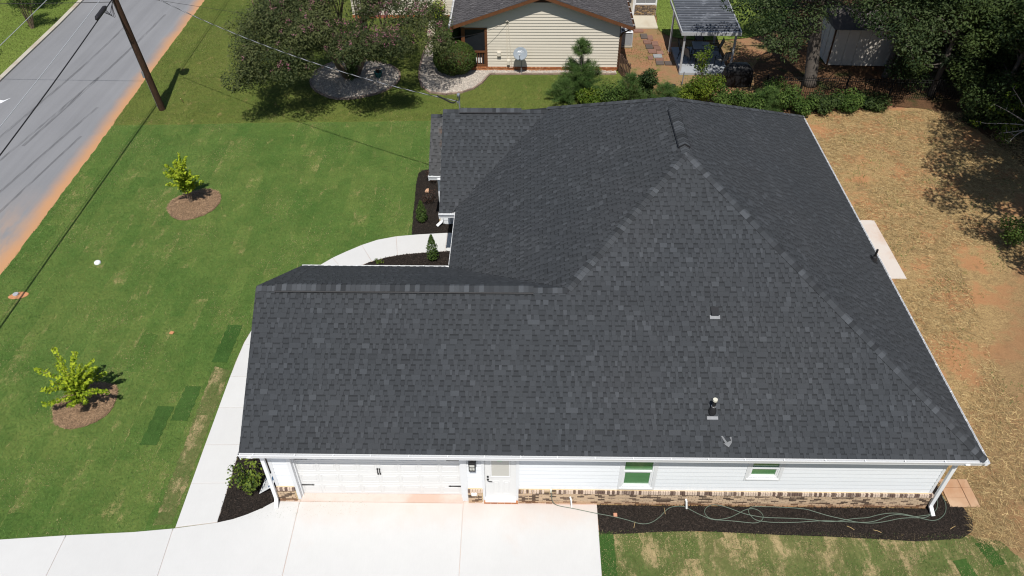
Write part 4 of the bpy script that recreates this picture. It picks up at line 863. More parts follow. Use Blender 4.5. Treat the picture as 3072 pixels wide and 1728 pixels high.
wb = MB(); wb.box(9.6, 10.4, -.13, -.12, .8, 2.5); wb.box(13.2, 14.0, -.13, -.12, 1.3, 2.45); wb.build('window_backing', M['vent_black'], house)
# ------------------------------------------------------------------ things fixed to or lying on the house (kept as their own objects)
lan = thing('wall_lantern', 'black box lantern with clear panes fixed on the white wall beside the side door', 'wall lamp', (5.24, -.2, 2.1))
b = MB(); b.box(5.18, 5.30, -.215, -.195, 1.78, 2.28); b.build('back_plate', M['black_metal'], lan)
b = MB(); b.add([(5.13, -.42, 2.12), (5.35, -.42, 2.12), (5.35, -.215, 2.12), (5.13, -.215, 2.12), (5.20, -.36, 2.26), (5.28, -.36, 2.26), (5.28, -.26, 2.26), (5.20, -.26, 2.26)], [(0,3,2,1), (4,5,6,7), (0,1,5,4), (1,2,6,5), (2,3,7,6), (3,0,4,7)]); b.build('lamp_hood', M['black_metal'], lan)
b = MB()
for x in (5.15, 5.32):
    for y in (-.40, -.235): b.box(x-.01, x+.01, y-.01, y+.01, 1.82, 2.119)
b.box(5.14, 5.33, -.41, -.225, 1.79, 1.82); b.box(5.16, 5.31, -.407, -.398, 1.96, 1.975); b.box(5.227, 5.243, -.407, -.398, 1.82, 1.9597); b.build('lamp_cage', M['black_metal'], lan)
MB().box(5.165, 5.305, -.39, -.245, 1.821, 2.118).build('lamp_glass', M['lamp_glass'], lan)
t = MB().box(5.15, 5.33, -.315, -.27, .42, .58).build('vent_hood', M['pvc_white'], None, bevel=.02); tag(t, 'small white plastic cover on the brick base beside the side door', 'wall vent')
def on_front(x, y): return Vector((x, y, 2.9+S*(y-YF)))
nfu = nF.normalized(); vfu = Vector((0, 1, S)).normalized(); ux = Vector((1, 0, 0))
bv = thing('box_vent', 'small square black slant vent with metal flashing high on the front roof slope', 'roof vent', on_front(12.14, 2.7))
c = on_front(12.14, 2.78); MB().obox(c+nfu*.02-vfu*.16, ux*.145, vfu*.055, nfu*.004).build('flashing', M['galv'], bv)
m = MB(); b0 = [c+nfu*.024+ux*a+vfu*d for a, d in ((-.11, -.1), (.11, -.1), (.11, .14), (-.11, .14))]; t0 = [c+ux*a+vfu*d+nfu*h for a, d, h in ((-.11, -.12, .12), (.11, -.12, .12), (.11, .14, .05), (-.11, .14, .05))]
m.add(b0+t0, [(0,3,2,1), (4,5,6,7), (1,2,6,5), (2,3,7,6), (3,0,4,7)]); m.build('hood', M['vent_black'], bv)
MB().obox(c+nfu*.06-vfu*.11, ux*.105, vfu*.004, nfu*.03).build('hood_opening', M['black_metal'], bv)
pv = thing('plumbing_vent', 'upright black plumbing pipe with a pale cap and rubber boot on the front roof slope', 'vent pipe', on_front(11.9, .35))
c = on_front(11.9, .36); MB().obox(c+nfu*.02-vfu*.15, ux*.15, vfu*.045, nfu*.004).build('flashing', M['galv'], pv)
MB().tube([c, c+Vector((0, 0, .10)), c+Vector((0, 0, .20)), c+Vector((0, 0, .26))], [.11, .105, .08, .058], 14).build('boot', M['vent_black'], pv)
MB().tube([c+Vector((0, 0, .2)), c+Vector((0, 0, .52))], .052, 12).build('pipe', M['black_metal'], pv)
MB().tube([c+Vector((0, 0, .265)), c+Vector((0, 0, .285))], .066, 12).build('clamp', M['bright_metal'], pv)
MB().tube([c+Vector((0, 0, .50)), c+Vector((0, 0, .56))], .064, 12).build('cap', M['cap_cream'], pv)
pr = thing('plumbing_vent', 'thin black plumbing pipe low on the right roof slope beside the gutter', 'vent pipe', (18.85, 7.54, 3.18))
zr = 2.9+S*(XR-18.85); c = Vector((18.85, 7.54, zr)); nru = nR.normalized(); vru = Vector((-1, 0, S)).normalized()
MB().obox(c+nru*.02, Vector((0, .14, 0)), vru*.15, nru*.004).build('flashing', M['vent_black'], pr)
MB().tube([c, c+Vector((0, 0, .16)), c+Vector((0, 0, .2))], [.11, .08, .05], 12).build('boot', M['vent_black'], pr)
MB().tube([c+Vector((0, 0, .15)), c+Vector((0, 0, .48))], .04, 10).build('pipe', M['black_metal'], pr)
# torn scrap lying on the roof
m = MB(); c = on_front(12.26, -.30)
def RP(a, b, h): return c+ux*a+vfu*b+nfu*h
m.add([RP(-.16, .14, .03), RP(-.12, .15, .03), RP(-.01, -.02, .05), RP(-.05, -.06, .03), RP(.02, -.10, .03), RP(.10, .02, .05), RP(.07, .12, .03), RP(.12, .12, .05), RP(.13, -.02, .03), RP(.03, -.16, .035), RP(-.11, -.05, .03)], [(0, 3, 2, 1), (3, 4, 5, 2), (5, 4, 8), (5, 8, 7, 6), (3, 10, 9, 4), (4, 9, 8)])
sc = m.build('roof_scrap', M['scrap'], None); sm = sc.modifiers.new('thickness', 'SOLIDIFY'); sm.thickness = .004; tag(sc, 'crumpled grey scrap lying low on the front roof slope above the small window', 'scrap')
# service mast through the porch ridge
ms = thing('service_mast', 'grey electrical service mast standing on the far left roof ridge', 'service mast', (4.1, 14.25, 5.2))
MB().tube([(4.1, 14.3, 4.9), (4.1, 14.3, 5.85)], .03, 10).build('pipe', M['galv'], ms)
MB().tube([(4.1, 14.3, 5.8), (4.1, 14.28, 5.88), (4.09, 14.2, 5.95), (4.06, 14.12, 5.92)], [.04, .055, .06, .045], 10).build('weatherhead', M['bright_metal'], ms)
MB().obox((4.06, 14.3, 5.56), (.06, 0, 0), (0, .03, 0), (0, 0, .035)).build('clamp', M['galv'], ms)
for k, dz in enumerate((.0, -.02, .03)):
    MB().tube(smooth_line([(4.06, 14.13, 5.9), (4.0, 14.1, 5.7), (3.85, 14.2, 5.55+dz), (3.5, 14.42, 5.62+dz), (3.2, 14.6, 5.68+dz)], 2), .012, 5).build('lead_wire', M['wire_dark'], ms)
# ------------------------------------------------------------------ neighbour's cream house
NY = 28.55
nh = thing('house', 'cream sided neighbour house with brown trim, shingle gable roof and screened corner porch', 'house', (8, 34, 0))
EZ, NX0, NX1, AX = 2.80, 2.58, 12.66, 7.62; NS = .345; NHY = math.sqrt(1+NS*NS); FY = 28.08; NYB = 46.0
nz = lambda x: EZ+NS*(min(x-NX0, NX1-x))
body = MB(); body.box(4.6, 12.0, NY+.03, NYB-.5, .22, 2.72)
body.add([(3.1, NY+.03, 2.52), (12.0, NY+.03, 2.52), (12.0, NY+.03, nz(12.0)-.12), (AX, NY+.03, nz(AX)-.12), (3.1, NY+.03, nz(3.1)-.12)]+[(3.1, NYB-.5, 2.52), (12.0, NYB-.5, 2.52), (12.0, NYB-.5, nz(12.0)-.12), (AX, NYB-.5, nz(AX)-.12), (3.1, NYB-.5, nz(3.1)-.12)], [(0,1,2,3,4), (9,8,7,6,5)]+[(i, i+5, (i+1) % 5+5, (i+1) % 5) for i in range(5)])
nwall = body.build('wall', M['siding_cream'], nh)
z = .24; k = 0
while z < 4.2:
    z1 = z+.172; x0, x1 = (4.58, 12.03) if z < 2.5 else (3.10, 12.03)
    # clip under the gable
    def lim(zz): return NX0+(zz+.13-EZ)/NS, NX1-(zz+.13-EZ)/NS
    a0, b0 = max(x0, lim(z)[0]), min(x1, lim(z)[1]); a1, b1 = max(x0, lim(z1)[0]), min(x1, lim(z1)[1])
    if b1-a1 < .3: break
    MB().add([(a0, NY+.03, z), (b0, NY+.03, z), (b0, NY-.024, z), (a0, NY-.024, z), (a1, NY+.03, z1), (b1, NY+.03, z1), (b1, NY+.008, z1), (a1, NY+.008, z1)], [(0,1,2,3), (3,2,6,7), (4,7,6,5), (0,3,7,4), (1,5,6,2)]).build('siding_board', M['siding_cream'], nwall); z = z1; k += 1
# louvre triangle under the apex
MB().add([(AX-1.0, NY-.016, 3.98), (AX+1.0, NY-.016, 3.98), (AX, NY-.016, 4.36), (AX-1.0, NY-.04, 3.98), (AX+1.0, NY-.04, 3.98), (AX, NY-.04, 4.36)], [(0, 2, 1), (3, 4, 5), (0, 1, 4, 3), (1, 2, 5, 4), (2, 0, 3, 5)]).build('gable_louvre', M['brown_paint'], nh)
for k in range(4): MB().box(AX-.8+k*.2, AX+.8-k*.2, NY-.055, NY-.041, 4.01+k*.075, 4.04+k*.075).build('louvre_slat', M['brown_paint'], nh)
pb = MB(); pb.box(3.1, 12.02, NY-.0, NY+.3, 0, .215)
pbo = pb.build('brick_base', M['old_mortar'], nh); rb = MB(); rc = MB()
x = 3.12
while x < 12.0: rb.box(x, x+.062, NY-.055, NY-.001, .155, .225, random.random()); x += .072
for r_ in range(2):
    x = 3.12-(.1 if r_ else 0)
    while x < 11.95: rb.box(max(x, 3.12), x+.195, NY-.03, NY-.001, .005+r_*.072, .068+r_*.072, random.random()); x += .206
rb.build('brick_courses', M['old_brick'], pbo, 'stuff')
# roof
def nroof(sign):
    xe = NX0 if sign > 0 else NX1; E0 = (xe, FY if sign < 0 else NYB, EZ); 
    L = (NYB-FY)
    return shingles(E0, (0, 1 if sign < 0 else -1, 0), (sign, 0, NS), [(0, 0), (L, 0), (L, (AX-NX0)*NHY), (0, (AX-NX0)*NHY)], M['shingle_old'], M['shingle_old'], 'roof', nh, 31 if sign > 0 else 32, low=.12)
nroof(1); nroof(-1); flush_fields()
for xa, za, xb, zb in ((NX0-.02, EZ, AX, nz(AX)), (NX1+.02, EZ, AX, nz(AX))):
    MB().add([(xa, FY-.02, za-.20), (xb, FY-.02, zb-.20), (xb, FY-.02, zb-.015), (xa, FY-.02, za-.015), (xa, FY+.02, za-.20), (xb, FY+.02, zb-.20), (xb, FY+.02, zb-.015), (xa, FY+.02, za-.015)], [(0,1,2,3), (7,6,5,4), (0,4,5,1), (3,2,6,7), (0,3,7,4), (1,5,6,2)]).build('rake_board', M['cedar'], nh)
m = MB()
for xa, za, xb, zb in ((NX0, EZ-.12, AX, nz(AX)-.12), (NX1, EZ-.12, AX, nz(AX)-.12)): m.add([(xa, FY+.02, za), (xb, FY+.02, zb), (xb, NY+.02, zb), (xa, NY+.02, za)], [(0, 1, 2, 3), (3, 2, 1, 0)])
m.build('soffit', M['cedar'], nh)
def ngutter(x0, x1, mat):
    g = MB(); g.box(x0, x1, FY+.02, NYB, EZ-.13, EZ-.115); g.box(x0, x0+.012, FY+.02, NYB, EZ-.115, EZ+.0); g.box(x1-.012, x1, FY+.02, NYB, EZ-.115, EZ+.0); g.box(x0+.012, x1-.012, FY+.02, FY+.032, EZ-.115, EZ-.003)
    gg = g.build('gutter', mat, nh)
    y = FY+.3
    while y < 40: MB().box(x0+.013, x1-.013, y-.02, y+.02, EZ-.01, EZ+.005).build('hanger', M['gutter_white'], gg); y += .85
ngutter(NX0-.13, NX0-.005, M['gutter_inside']); ngutter(NX1+.005, NX1+.13, M['brown_paint'])
dp = MB(); dp.tube([(12.70, 28.25, 2.68), (12.62, 28.35, 2.58), (12.18, 28.5, 2.30), (12.09, 28.5, 2.15), (12.09, 28.5, .15)], .05, 6); dp.build('downspout', M['brown_paint'], nh)
dp = MB(); dp.tube([(2.50, 31.6, 2.66), (2.56, 31.6, 2.5), (3.05, 31.6, 2.25), (3.08, 31.6, .25)], .045, 6); dp.build('downspout', M['brown_paint'], nh)
MB().box(12.005, 12.05, NY-.02, NY+.06, .2, nz(12.0)-.15).build('corner_board', M['brown_paint'], nh)
# screened corner porch
po = MB(); po.box(3.12, 3.32, NY-.01, NY+.16, .2, 2.55); po.box(4.44, 4.585, NY-.01, NY+.12, .2, 2.53); po.box(3.32, 4.44, NY+.0, NY+.10, 2.44, 2.53); po.box(3.32, 4.44, NY-.02, NY+.1, 1.07, 1.16); po.box(3.32, 4.44, NY-.005, NY+.08, .25, .33); po.box(3.12, 3.3, 33.5, 33.7, .2, 2.55)
porch = po.build('porch_frame', M['cedar'], nh)
for k in range(8): MB().box(3.42+k*.138, 3.46+k*.138, NY+.02, NY+.06, .33, 1.07).build('baluster', M['cedar'], porch)
MB().box(3.32, 4.44, NY+.075, NY+.078, .33, 2.44).build('screen', M['screen'], porch)
pi = MB(); pi.box(4.5, 4.6, NY+.2, 34, .2, 2.6); pi.box(3.0, 4.6, 33.8, 34, .2, 2.6); pi.box(3.1, 4.6, NY+.1, 34, .1, .22); pi.build('porch_wall', M['porch_inner'], nh)
for x in (3.50, 3.64, 3.78, 3.92, 4.06, 4.20, 4.33): pass
pk = MB(); 
for k in range(4): pk.box(3.72+k*.138+.045, 3.72+k*.138+.135, NY+.068, NY+.072, .42, .74)
pk.build('white_panel', M['pvc_white'], porch)
MB().box(3.06, 3.12, NY+.2, 33.6, .2, 1.05).build('side_railing', M['brown_paint'], nh)
MB().box(3.07, 3.10, NY+.2, 33.6, 1.05, 2.5).build('side_screen', M['screen'], nh)
# wing set back on the left, with its own boards
wg = MB(); wg.box(-4.5, 3.2, 36.03, 44, 0, 2.7); wing = wg.build('wing_wall', M['siding_cream'], nh)
for k in range(15): MB().add([(-4.5, 36.03, .22+k*.172), (3.2, 36.03, .22+k*.172), (3.2, 35.985, .22+k*.172), (-4.5, 35.985, .22+k*.172), (-4.5, 36.03, .392+k*.172), (3.2, 36.03, .392+k*.172), (3.2, 36.01, .392+k*.172), (-4.5, 36.01, .392+k*.172)], [(0,1,2,3), (3,2,6,7), (4,7,6,5), (0,3,7,4), (1,5,6,2)]).build('siding_board', M['siding_cream'], wing)
MB().add([(-4.9, 35.5, 2.72), (NX0, 35.5, 2.72), (NX0, 40, 4.3), (-4.9, 40, 4.3), (-4.9, 44.5, 2.72), (NX0, 44.5, 2.72), (-4.9, 35.5, 2.62), (NX0, 35.5, 2.62), (-4.9, 44.5, 2.62), (NX0, 44.5, 2.62)], [(0, 1, 2, 3), (3, 2, 5, 4), (6, 7, 1, 0), (6, 8, 9, 7), (0, 3, 4, 8, 6), (1, 7, 9, 5, 2)]).build('wing_roof', M['shingle_old'], nh)
wbk = MB(); wbk.box(-4.5, 3.2, 35.95, 36.02, 0, .2); wbk.build('wing_brick_base', M['old_brick'], nh)
dpl = MB(); dpl.tube([(2.3, 35.0, 2.6), (2.25, 35.6, 2.4), (2.2, 35.93, 2.2), (2.2, 35.93, .25), (1.9, 35.5, .08)], .05, 6); dpl.build('downspout', M['gutter_inside'], nh)
# boxes, conduits and cables on the side wall
for (x, z, w, h, d) in ((5.24, 1.04, .11, .13, .07), (5.77, .55, .09, .15, .08)): MB().box(x-w, x+w, NY-.02-d*2, NY-.015, z-h, z+h).build('utility_box', M['siding_cream'], nh, bevel=.02)
c = MB(); c.tube([(5.70, NY-.05, .72), (5.69, NY-.05, 2.95), (5.6, NY-.05, 3.0)], .018, 6); c.tube([(5.97, NY-.05, .30), (5.86, NY-.05, 1.6), (5.76, NY-.05, 2.95)], .014, 6); c.tube([(5.77, NY-.06, .38), (5.85, NY-.06, .18), (6.0, NY-.06, .2), (5.98, NY-.06, .34)], .012, 6); c.build('conduit', M['siding_cream'], nh)
MB().tube([(5.66, NY-.08, 2.92), (5.72, NY-.12, 2.98), (5.78, NY-.06, 2.92)], .04, 6).build('cable_anchor', M['siding_cream'], nh)
# enclosed sunroom and stone veneer at the back right corner
sr = MB(); sr.box(12.3, 13.82, 36.58, 42, 0, 2.6); sr.box(13.80, 15.22, 36.60, 42, 0, .02)
sr.box(15.16, 15.26, 36.52, 42, .0, 2.6); sr.box(13.80, 13.90, 36.52, 36.62, .0, 2.6); sr.box(13.9, 15.16, 36.52, 36.6, .72, .80); sr.box(13.9, 15.16, 36.54, 36.6, 2.3, 2.6)
srm = sr.build('sunroom_wall', M['trim_white'], nh)
MB().box(13.9, 15.16, 36.64, 36.66, .75, 2.4).build('sunroom_window', M['glass_grey'], srm)
MB().box(14.50, 14.53, 36.55, 36.63, .8, 2.3).build('window_mullion', M['ac_grey'], srm)
MB().box(12.95, 13.72, 36.54, 36.575, .03, 2.1).build('storm_door', M['curb'], srm)
MB().box(13.08, 13.60, 36.525, 36.538, .85, 1.35).build('door_glass', M['glass_dark'], srm); MB().box(13.08, 13.60, 36.525, 36.538, 1.42, 1.95).build('door_glass', M['glass_dark'], srm)
MB().add([(12.2, 36.3, 2.62), (15.5, 36.3, 2.62), (15.5, 42, 3.2), (12.2, 42, 3.2), (12.2, 36.3, 2.7), (15.5, 36.3, 2.7), (15.5, 42, 3.3), (12.2, 42, 3.3)], [(0,3,2,1), (4,5,6,7), (0,1,5,4), (1,2,6,5), (2,3,7,6), (3,0,4,7)]).build('sunroom_roof', M['shingle_old'], srm)
sb = MB().box(13.86, 15.25, 36.53, 36.6, 0, .72).build('stone_wall_core', M['mulch'], nh)
z = .01
while z < .70:
    h = random.choice((.05, .07, .09)); x = 13.84
    while x < 15.24:
        w = random.choice((.12, .2, .28, .36)); x2 = min(x+w, 15.25)
        MB().box(x+.006, x2-.006, 36.45+random.uniform(-.02, .015), 36.54, z+.004, min(z+h, .72)-.004).build('ledge_stone', M['ledge'], sb, bevel=.01); x = x2
    z += h
np_ = MB().box(12.6, 15.17, 34.55, 36.45, -.05, .05).build('patio_slab', M['patio_old'], None, bevel=.01); tag(np_, 'tan concrete patio slab below the stone veneered back wall of the neighbour house', 'patio slab')
stp = MB(); stp.box(.6, 2.3, 33.7, 35.0, -.03, .26); stp.box(.6, 2.3, 33.3, 33.7, -.03, .13); stp = stp.build('concrete_stoop', M['patio_old'], None, bevel=.015); tag(stp, 'low tan concrete stoop between the pink myrtle and the neighbour porch', 'stoop')
tag(MB().box(1.75, 2.25, 33.12, 33.29, .0, .32).build('planter_box', M['brown_paint'], None, bevel=.01), 'small brown box against the concrete stoop of the neighbour house', 'box')
# AC condenser
ac = thing('air_conditioner', 'grey louvred air conditioning unit standing beside the neighbour house wall', 'ac unit', (12.85, 32.15, 0))
MB().box(12.42, 13.26, 31.75, 32.55, -.03, .06).build('pad', M['curb'], ac)
MB().box(12.50, 13.18, 31.84, 32.46, .061, .83).build('coil', M['ac_dark'], ac)
for x, y in ((12.47, 31.81), (13.21, 31.81), (12.47, 32.49), (13.21, 32.49)): MB().box(x-.03, x+.03, y-.03, y+.03, .061, .84).build('corner_post', M['ac_grey'], ac)
for k in range(11):
    s = MB(); s.box(12.50, 13.18, 31.80, 31.835, .10+k*.066, .135+k*.066); s.box(13.185, 13.215, 31.84, 32.46, .10+k*.066, .135+k*.066); s.build('louvre', M['ac_grey'], ac)
tp = MB(); tp.lathe((12.84, 32.15, .84), [(.29, .07), (.30, .075), (.44, .05), (.46, .0)][::-1], 20, sx=.95, sy=.9); 
tp = MB(); tp.box(12.44, 13.24, 31.78, 31.9, .841, .92); tp.box(12.44, 13.24, 32.4, 32.52, .841, .92); tp.box(12.44, 12.56, 31.9, 32.4, .841, .92); tp.box(13.12, 13.24, 31.9, 32.4, .841, .92); tp.build('top_rim', M['ac_top'], ac, bevel=.03)
fan = MB()
for k in range(4): a = k*math.pi/2+.4; fan.obox((12.84+.13*math.cos(a), 32.15+.12*math.sin(a), .85), (.12*math.cos(a), .12*math.sin(a), 0), (-.06*math.sin(a), .06*math.cos(a), .015), (0, 0, .004))
fan.lathe((12.84, 32.15, .84), [(.07, 0), (.07, .05), (.0, .06)], 12); fan.build('fan', M['ac_top'], ac)
# gravel pipe, drain hoses
tag(MB().tube(smooth_line([(12.12, 28.8, .20), (12.3, 28.7, .12), (12.5, 28.2, .07), (12.75, 27.95, .07), (13.1, 27.9, .07)], 2), .055, 8).build('drain_pipe', M['downpipe_brown'], None), 'black corrugated drain pipe bent across the red clay at the cream house corner', 'drain pipe')
tag(MB().box(12.4, 13.2, 27.62, 27.80, -.03, .03).build('splash_board', M['limestone'], None), 'short tan board lying on the clay in front of the black drain pipe', 'board')
# leaning brown fence panel seen nearly edge on
fp = thing('wooden_fence', 'weathered brown picket fence running from the cream house corner toward the new roof', 'fence', (12.3, 27.9, 0))
for i in range(8):
    t_ = i/7; x, y = 12.13+.42*t_, 28.35-1.35*t_
    MB().box(x-.025, x+.025, y-.07, y+.07, -.03, 1.15+random.uniform(-.05, .05)).build('picket', M['fence_wood'], fp)
for zz in (.3, .9): MB().add([(12.16, 28.4, zz), (12.20, 28.4, zz), (12.62, 26.95, zz), (12.58, 26.95, zz), (12.16, 28.4, zz+.08), (12.20, 28.4, zz+.08), (12.62, 26.95, zz+.08), (12.58, 26.95, zz+.08)], [(0,3,2,1), (4,5,6,7), (0,1,5,4), (1,2,6,5), (2,3,7,6), (3,0,4,7)]).build('rail', M['fence_wood'], fp)
# satellite dish
ds = thing('satellite_dish', 'grey oval satellite dish on a post in front of the cream side wall', 'satellite dish', (6.51, 28.05, 0))
MB().tube([(6.51, 28.05, -.05), (6.51, 28.05, 1.02)], .028, 8).build('post', M['galv'], ds)
aim = Vector((-.10, -.82, .62)).normalized(); sx_ = Vector((1, 0, 0)); sx_ = (sx_-aim*sx_.dot(aim)).normalized(); sy_ = aim.cross(sx_); 
if sy_.z < 0: sy_ = -sy_
cc = Vector((6.46, 27.95, 1.28)); m = MB(); nr, na = 5, 28; vs = [cc]
for i in range(1, nr+1):
    for j in range(na):
        a = 2*math.pi*j/na; rr = i/nr; vs.append(cc+sx_*(.40*rr*math.cos(a))+sy_*(.37*rr*math.sin(a))+aim*(.07*rr*rr))
m.add(vs, [(0, 1+j, 1+(j+1) % na) for j in range(na)]+[(1+(i-1)*na+j, 1+i*na+j, 1+i*na+(j+1) % na, 1+(i-1)*na+(j+1) % na) for i in range(1, nr) for j in range(na)])
dd = m.build('reflector', M['dish_grey'], ds, smooth=True); sm = dd.modifiers.new('thickness', 'SOLIDIFY'); sm.thickness = .012; sm.offset = 1
MB().tube([cc-sy_*.30+aim*.05, cc-sy_*.36+aim*.25, cc-sy_*.20+aim*.48], .016, 6).build('feed_arm', M['black_metal'], ds)
MB().obox(cc-sy_*.17+aim*.50, sx_*.05, sy_*.035, aim*.05).build('receiver', M['ac_grey'], ds)
MB().tube([(6.51, 28.05, 1.0), cc-aim*.02], .03, 8).build('bracket', M['galv'], ds)
fc = bpy.data.curves.new('dish_text', 'FONT'); fc.body = 'DIRECTV'; fc.size = .135; fc.align_x = 'CENTER'; fc.align_y = 'CENTER'; fc.extrude = .002; fc.offset = .003
tmp = bpy.data.objects.new('tmp_text', fc); COL.objects.link(tmp); bpy.context.view_layer.update()
tme = bpy.data.meshes.new_from_object(tmp.evaluated_get(bpy.context.evaluated_depsgraph_get())); bpy.data.objects.remove(tmp); tme.materials.clear(); tme.materials.append(M['white_paint'])
to = bpy.data.objects.new('lettering', tme); COL.objects.link(to); to.parent = ds; tx = sx_; ty = sy_; tc = cc+sy_*.12+aim*.030-wl(ds)
to.matrix_local = Matrix(((tx.x, ty.x, aim.x, tc.x), (tx.y, ty.y, aim.y, tc.y), (tx.z, ty.z, aim.z, tc.z), (0, 0, 0, 1))) if tx.cross(ty).dot(aim) > 0 else Matrix(((-tx.x, ty.x, aim.x, tc.x), (-tx.y, ty.y, aim.y, tc.y), (-tx.z, ty.z, aim.z, tc.z), (0, 0, 0, 1)))
# grey hoop racks by the wall
for x, lab in ((9.05, 'left of the two'), (9.55, 'right of the two')):
    tag(MB().tube(smooth_line([(x, 28.3, 0), (x, 28.3, .72), (x+.06, 28.3, .86), (x+.2, 28.3, .86), (x+.26, 28.3, .72), (x+.26, 28.3, 0)], 1), .02, 6).build('metal_hoop', M['galv'], None), 'grey metal hoop stand against the cream wall behind the small pine, %s' % lab, 'hoop stand', 'hoop stands behind the small pine')
# teal flower pot
fpz = thing('flower_pot', 'teal glazed flower pot sitting on the white gravel ring', 'flower pot', (-1.62, 27.57, .03))
MB().lathe((-1.62, 27.57, .03), [(.15, 0), (.21, .14), (.24, .27), (.255, .30), (.255, .34), (.22, .34), (.21, .26)], 18).build('pot', M['teal'], fpz, smooth=True)
Pp = rng.normal(0, .09, (120, 3))+np.array([-1.62, 27.57, .40]); me, c = fast_mesh('plant', leaf_quads(Pp, .09), 4, M['leaf_red'], rng.uniform(0, 1, 120)); link('plant', me, fpz, c)
# ------------------------------------------------------------------ patio cover, furniture and grill
pc = thing('patio_cover', 'white posted patio cover with a stained ribbed metal roof over a grey slab', 'patio cover', (17, 30.2, 0))
rz = lambda y: 2.50+.055*(y-28.1)
cr = [(15.40, 28.08), (18.62, 28.08), (18.62, 32.6), (15.40, 32.6)]
m = MB(); y = 28.08; ys = []
while y < 32.6: ys.append(y); y += .30
for i, yy in enumerate(ys):
    for (a, b, h) in ((0, .05, .06), (.05, .15, .0), (.15, .20, .06), (.20, .30, .0)):
        pass
prof = []
for yy in ys: prof += [(yy, .055), (yy+.045, .055), (yy+.055, 0), (yy+.295, 0)]
vs = [(x, yy, rz(yy)+h) for x in (15.40, 18.62) for yy, h in prof]; n = len(prof); [m.add([vs[i], vs[n+i], vs[n+i+1], vs[i+1]], [(0, 1, 2, 3)], 1.42 if i % 4 in (0, 1) else 1.22 if i % 4 == 3 else 1.0) for i in range(n-1)]  # rib faces get a brighter tone: shine lines painted into the sheet colour
rf = m.build('roof_sheet', M['cover'], pc); sm = rf.modifiers.new('thickness', 'SOLIDIFY'); sm.thickness = .012
b = MB(); b.box(15.36, 18.66, 28.0, 28.07, 2.36, 2.56); b.box(15.34, 15.40, 28.075, 32.65, 2.40, 2.58); b.build('fascia_rim', M['alu'], pc); MB().add([(18.62, 28.075, 2.38), (18.68, 28.075, 2.38), (18.68, 32.65, 2.62), (18.62, 32.65, 2.62), (18.62, 28.075, 2.56), (18.68, 28.075, 2.56), (18.68, 32.65, 2.80), (18.62, 32.65, 2.80)], [(0,3,2,1), (4,5,6,7), (0,1,5,4), (1,2,6,5), (2,3,7,6), (3,0,4,7)]).build('fascia_rim', M['alu'], pc)
for x, y in ((15.62, 28.3), (18.52, 28.55), (15.37, 31.0), (18.3, 32.3)): MB().box(x-.055, x+.055, y-.055, y+.055, -.05, rz(y)-.09).build('post', M['alu'], pc)
MB().box(15.30, 15.5, 30.9, 31.15, -.05, .07).build('footing', M['limestone'], pc)
sl = MB().prism([(15.60, 28.17), (18.42, 28.17), (18.38, 31.7), (15.58, 31.55)], -.06, .10).build('slab', M['slab_grey'], pc, bevel=.01)
tb = thing('patio_table', 'square grey patio table tilted under the metal patio cover', 'table', (17.05, 30.3, .1))
MB().prism([(16.55, 29.75), (17.55, 29.7), (17.62, 30.75), (16.6, 30.85)], .76, .79).build('table_top', M['table_top'], tb, bevel=.01)
MB().lathe((17.2, 30.3, .795), [(.09, 0), (.10, .015), (.07, .02)], 12).build('umbrella_ring', M['table_top'], tb)
fr = MB(); pq = [(16.55, 29.75), (17.55, 29.7), (17.62, 30.75), (16.6, 30.85)]
fr.tube([(x, y, .755) for x, y in pq+[pq[0]]], .02, 6); fr.build('frame', M['iron'], tb)
for (x, y) in ((16.65, 29.85), (17.45, 29.8), (17.5, 30.65), (16.7, 30.75)): MB().tube([(x, y, .1), (x, y, .75)], .02, 6).build('leg', M['iron'], tb)
def chair(x, y, rot, label, folded=False):
    t = thing('patio_chair', label, 'chair', (x, y, .1), 'sling chairs under the patio cover'); c, s = math.cos(rot), math.sin(rot)
    q = lambda a, b, z: (x+a*c-b*s, y+a*s+b*c, .1+z)
    MB().add([q(-.24, -.24, .42), q(.24, -.24, .42), q(.24, .22, .40), q(-.24, .22, .40)], [(0, 1, 2, 3)]).build('seat', M['sling'], t).modifiers.new('t', 'SOLIDIFY').thickness = .012
    MB().add([q(-.24, .24, .46), q(.24, .24, .46), q(.24, .42, 1.0), q(-.24, .42, 1.0)], [(0, 1, 2, 3)]).build('backrest', M['sling'], t).modifiers.new('t', 'SOLIDIFY').thickness = .012
    for sg in (-1, 1):
        MB().tube([q(sg*.27, -.28, 0), q(sg*.27, -.26, .62), q(sg*.27, .20, .64), q(sg*.27, .26, .5)], .016, 6).build('armrest', M['iron'], t)
        MB().tube([q(sg*.27, .34, 0), q(sg*.26, .22, .42), q(sg*.26, .44, 1.03)], .016, 6).build('leg', M['iron'], t)
    MB().tube([q(-.26, .44, 1.03), q(.26, .44, 1.03)], .016, 6).build('top_rail', M['iron'], t)
chair(16.1, 30.1, R(75), 'grey sling patio chair left of the tilted table')
chair(16.35, 29.45, R(120), 'grey sling patio chair before the table beside the left front post')
chair(17.95, 30.4, R(-95), 'grey sling patio chair right of the table')
chair(18.1, 29.0, R(-150), 'grey sling patio chair beside the right front post')
chair(17.2, 31.25, R(5), 'black framed patio chair behind the table at the back edge of the slab')
chair(16.9, 29.1, R(170), 'grey sling patio chair at the front of the slab behind the bush')
gr = thing('barbecue_grill', 'barbecue grill under a fitted black cover standing behind the bushes', 'grill', (18.6, 27.0, 0))
m = MB(); secs = [(-.0, .82, .36, 0), (.0, .84, .38, .55), (.0, .80, .36, .85), (.0, .60, .34, 1.08), (.0, .45, .22, 1.20)]
vs = []
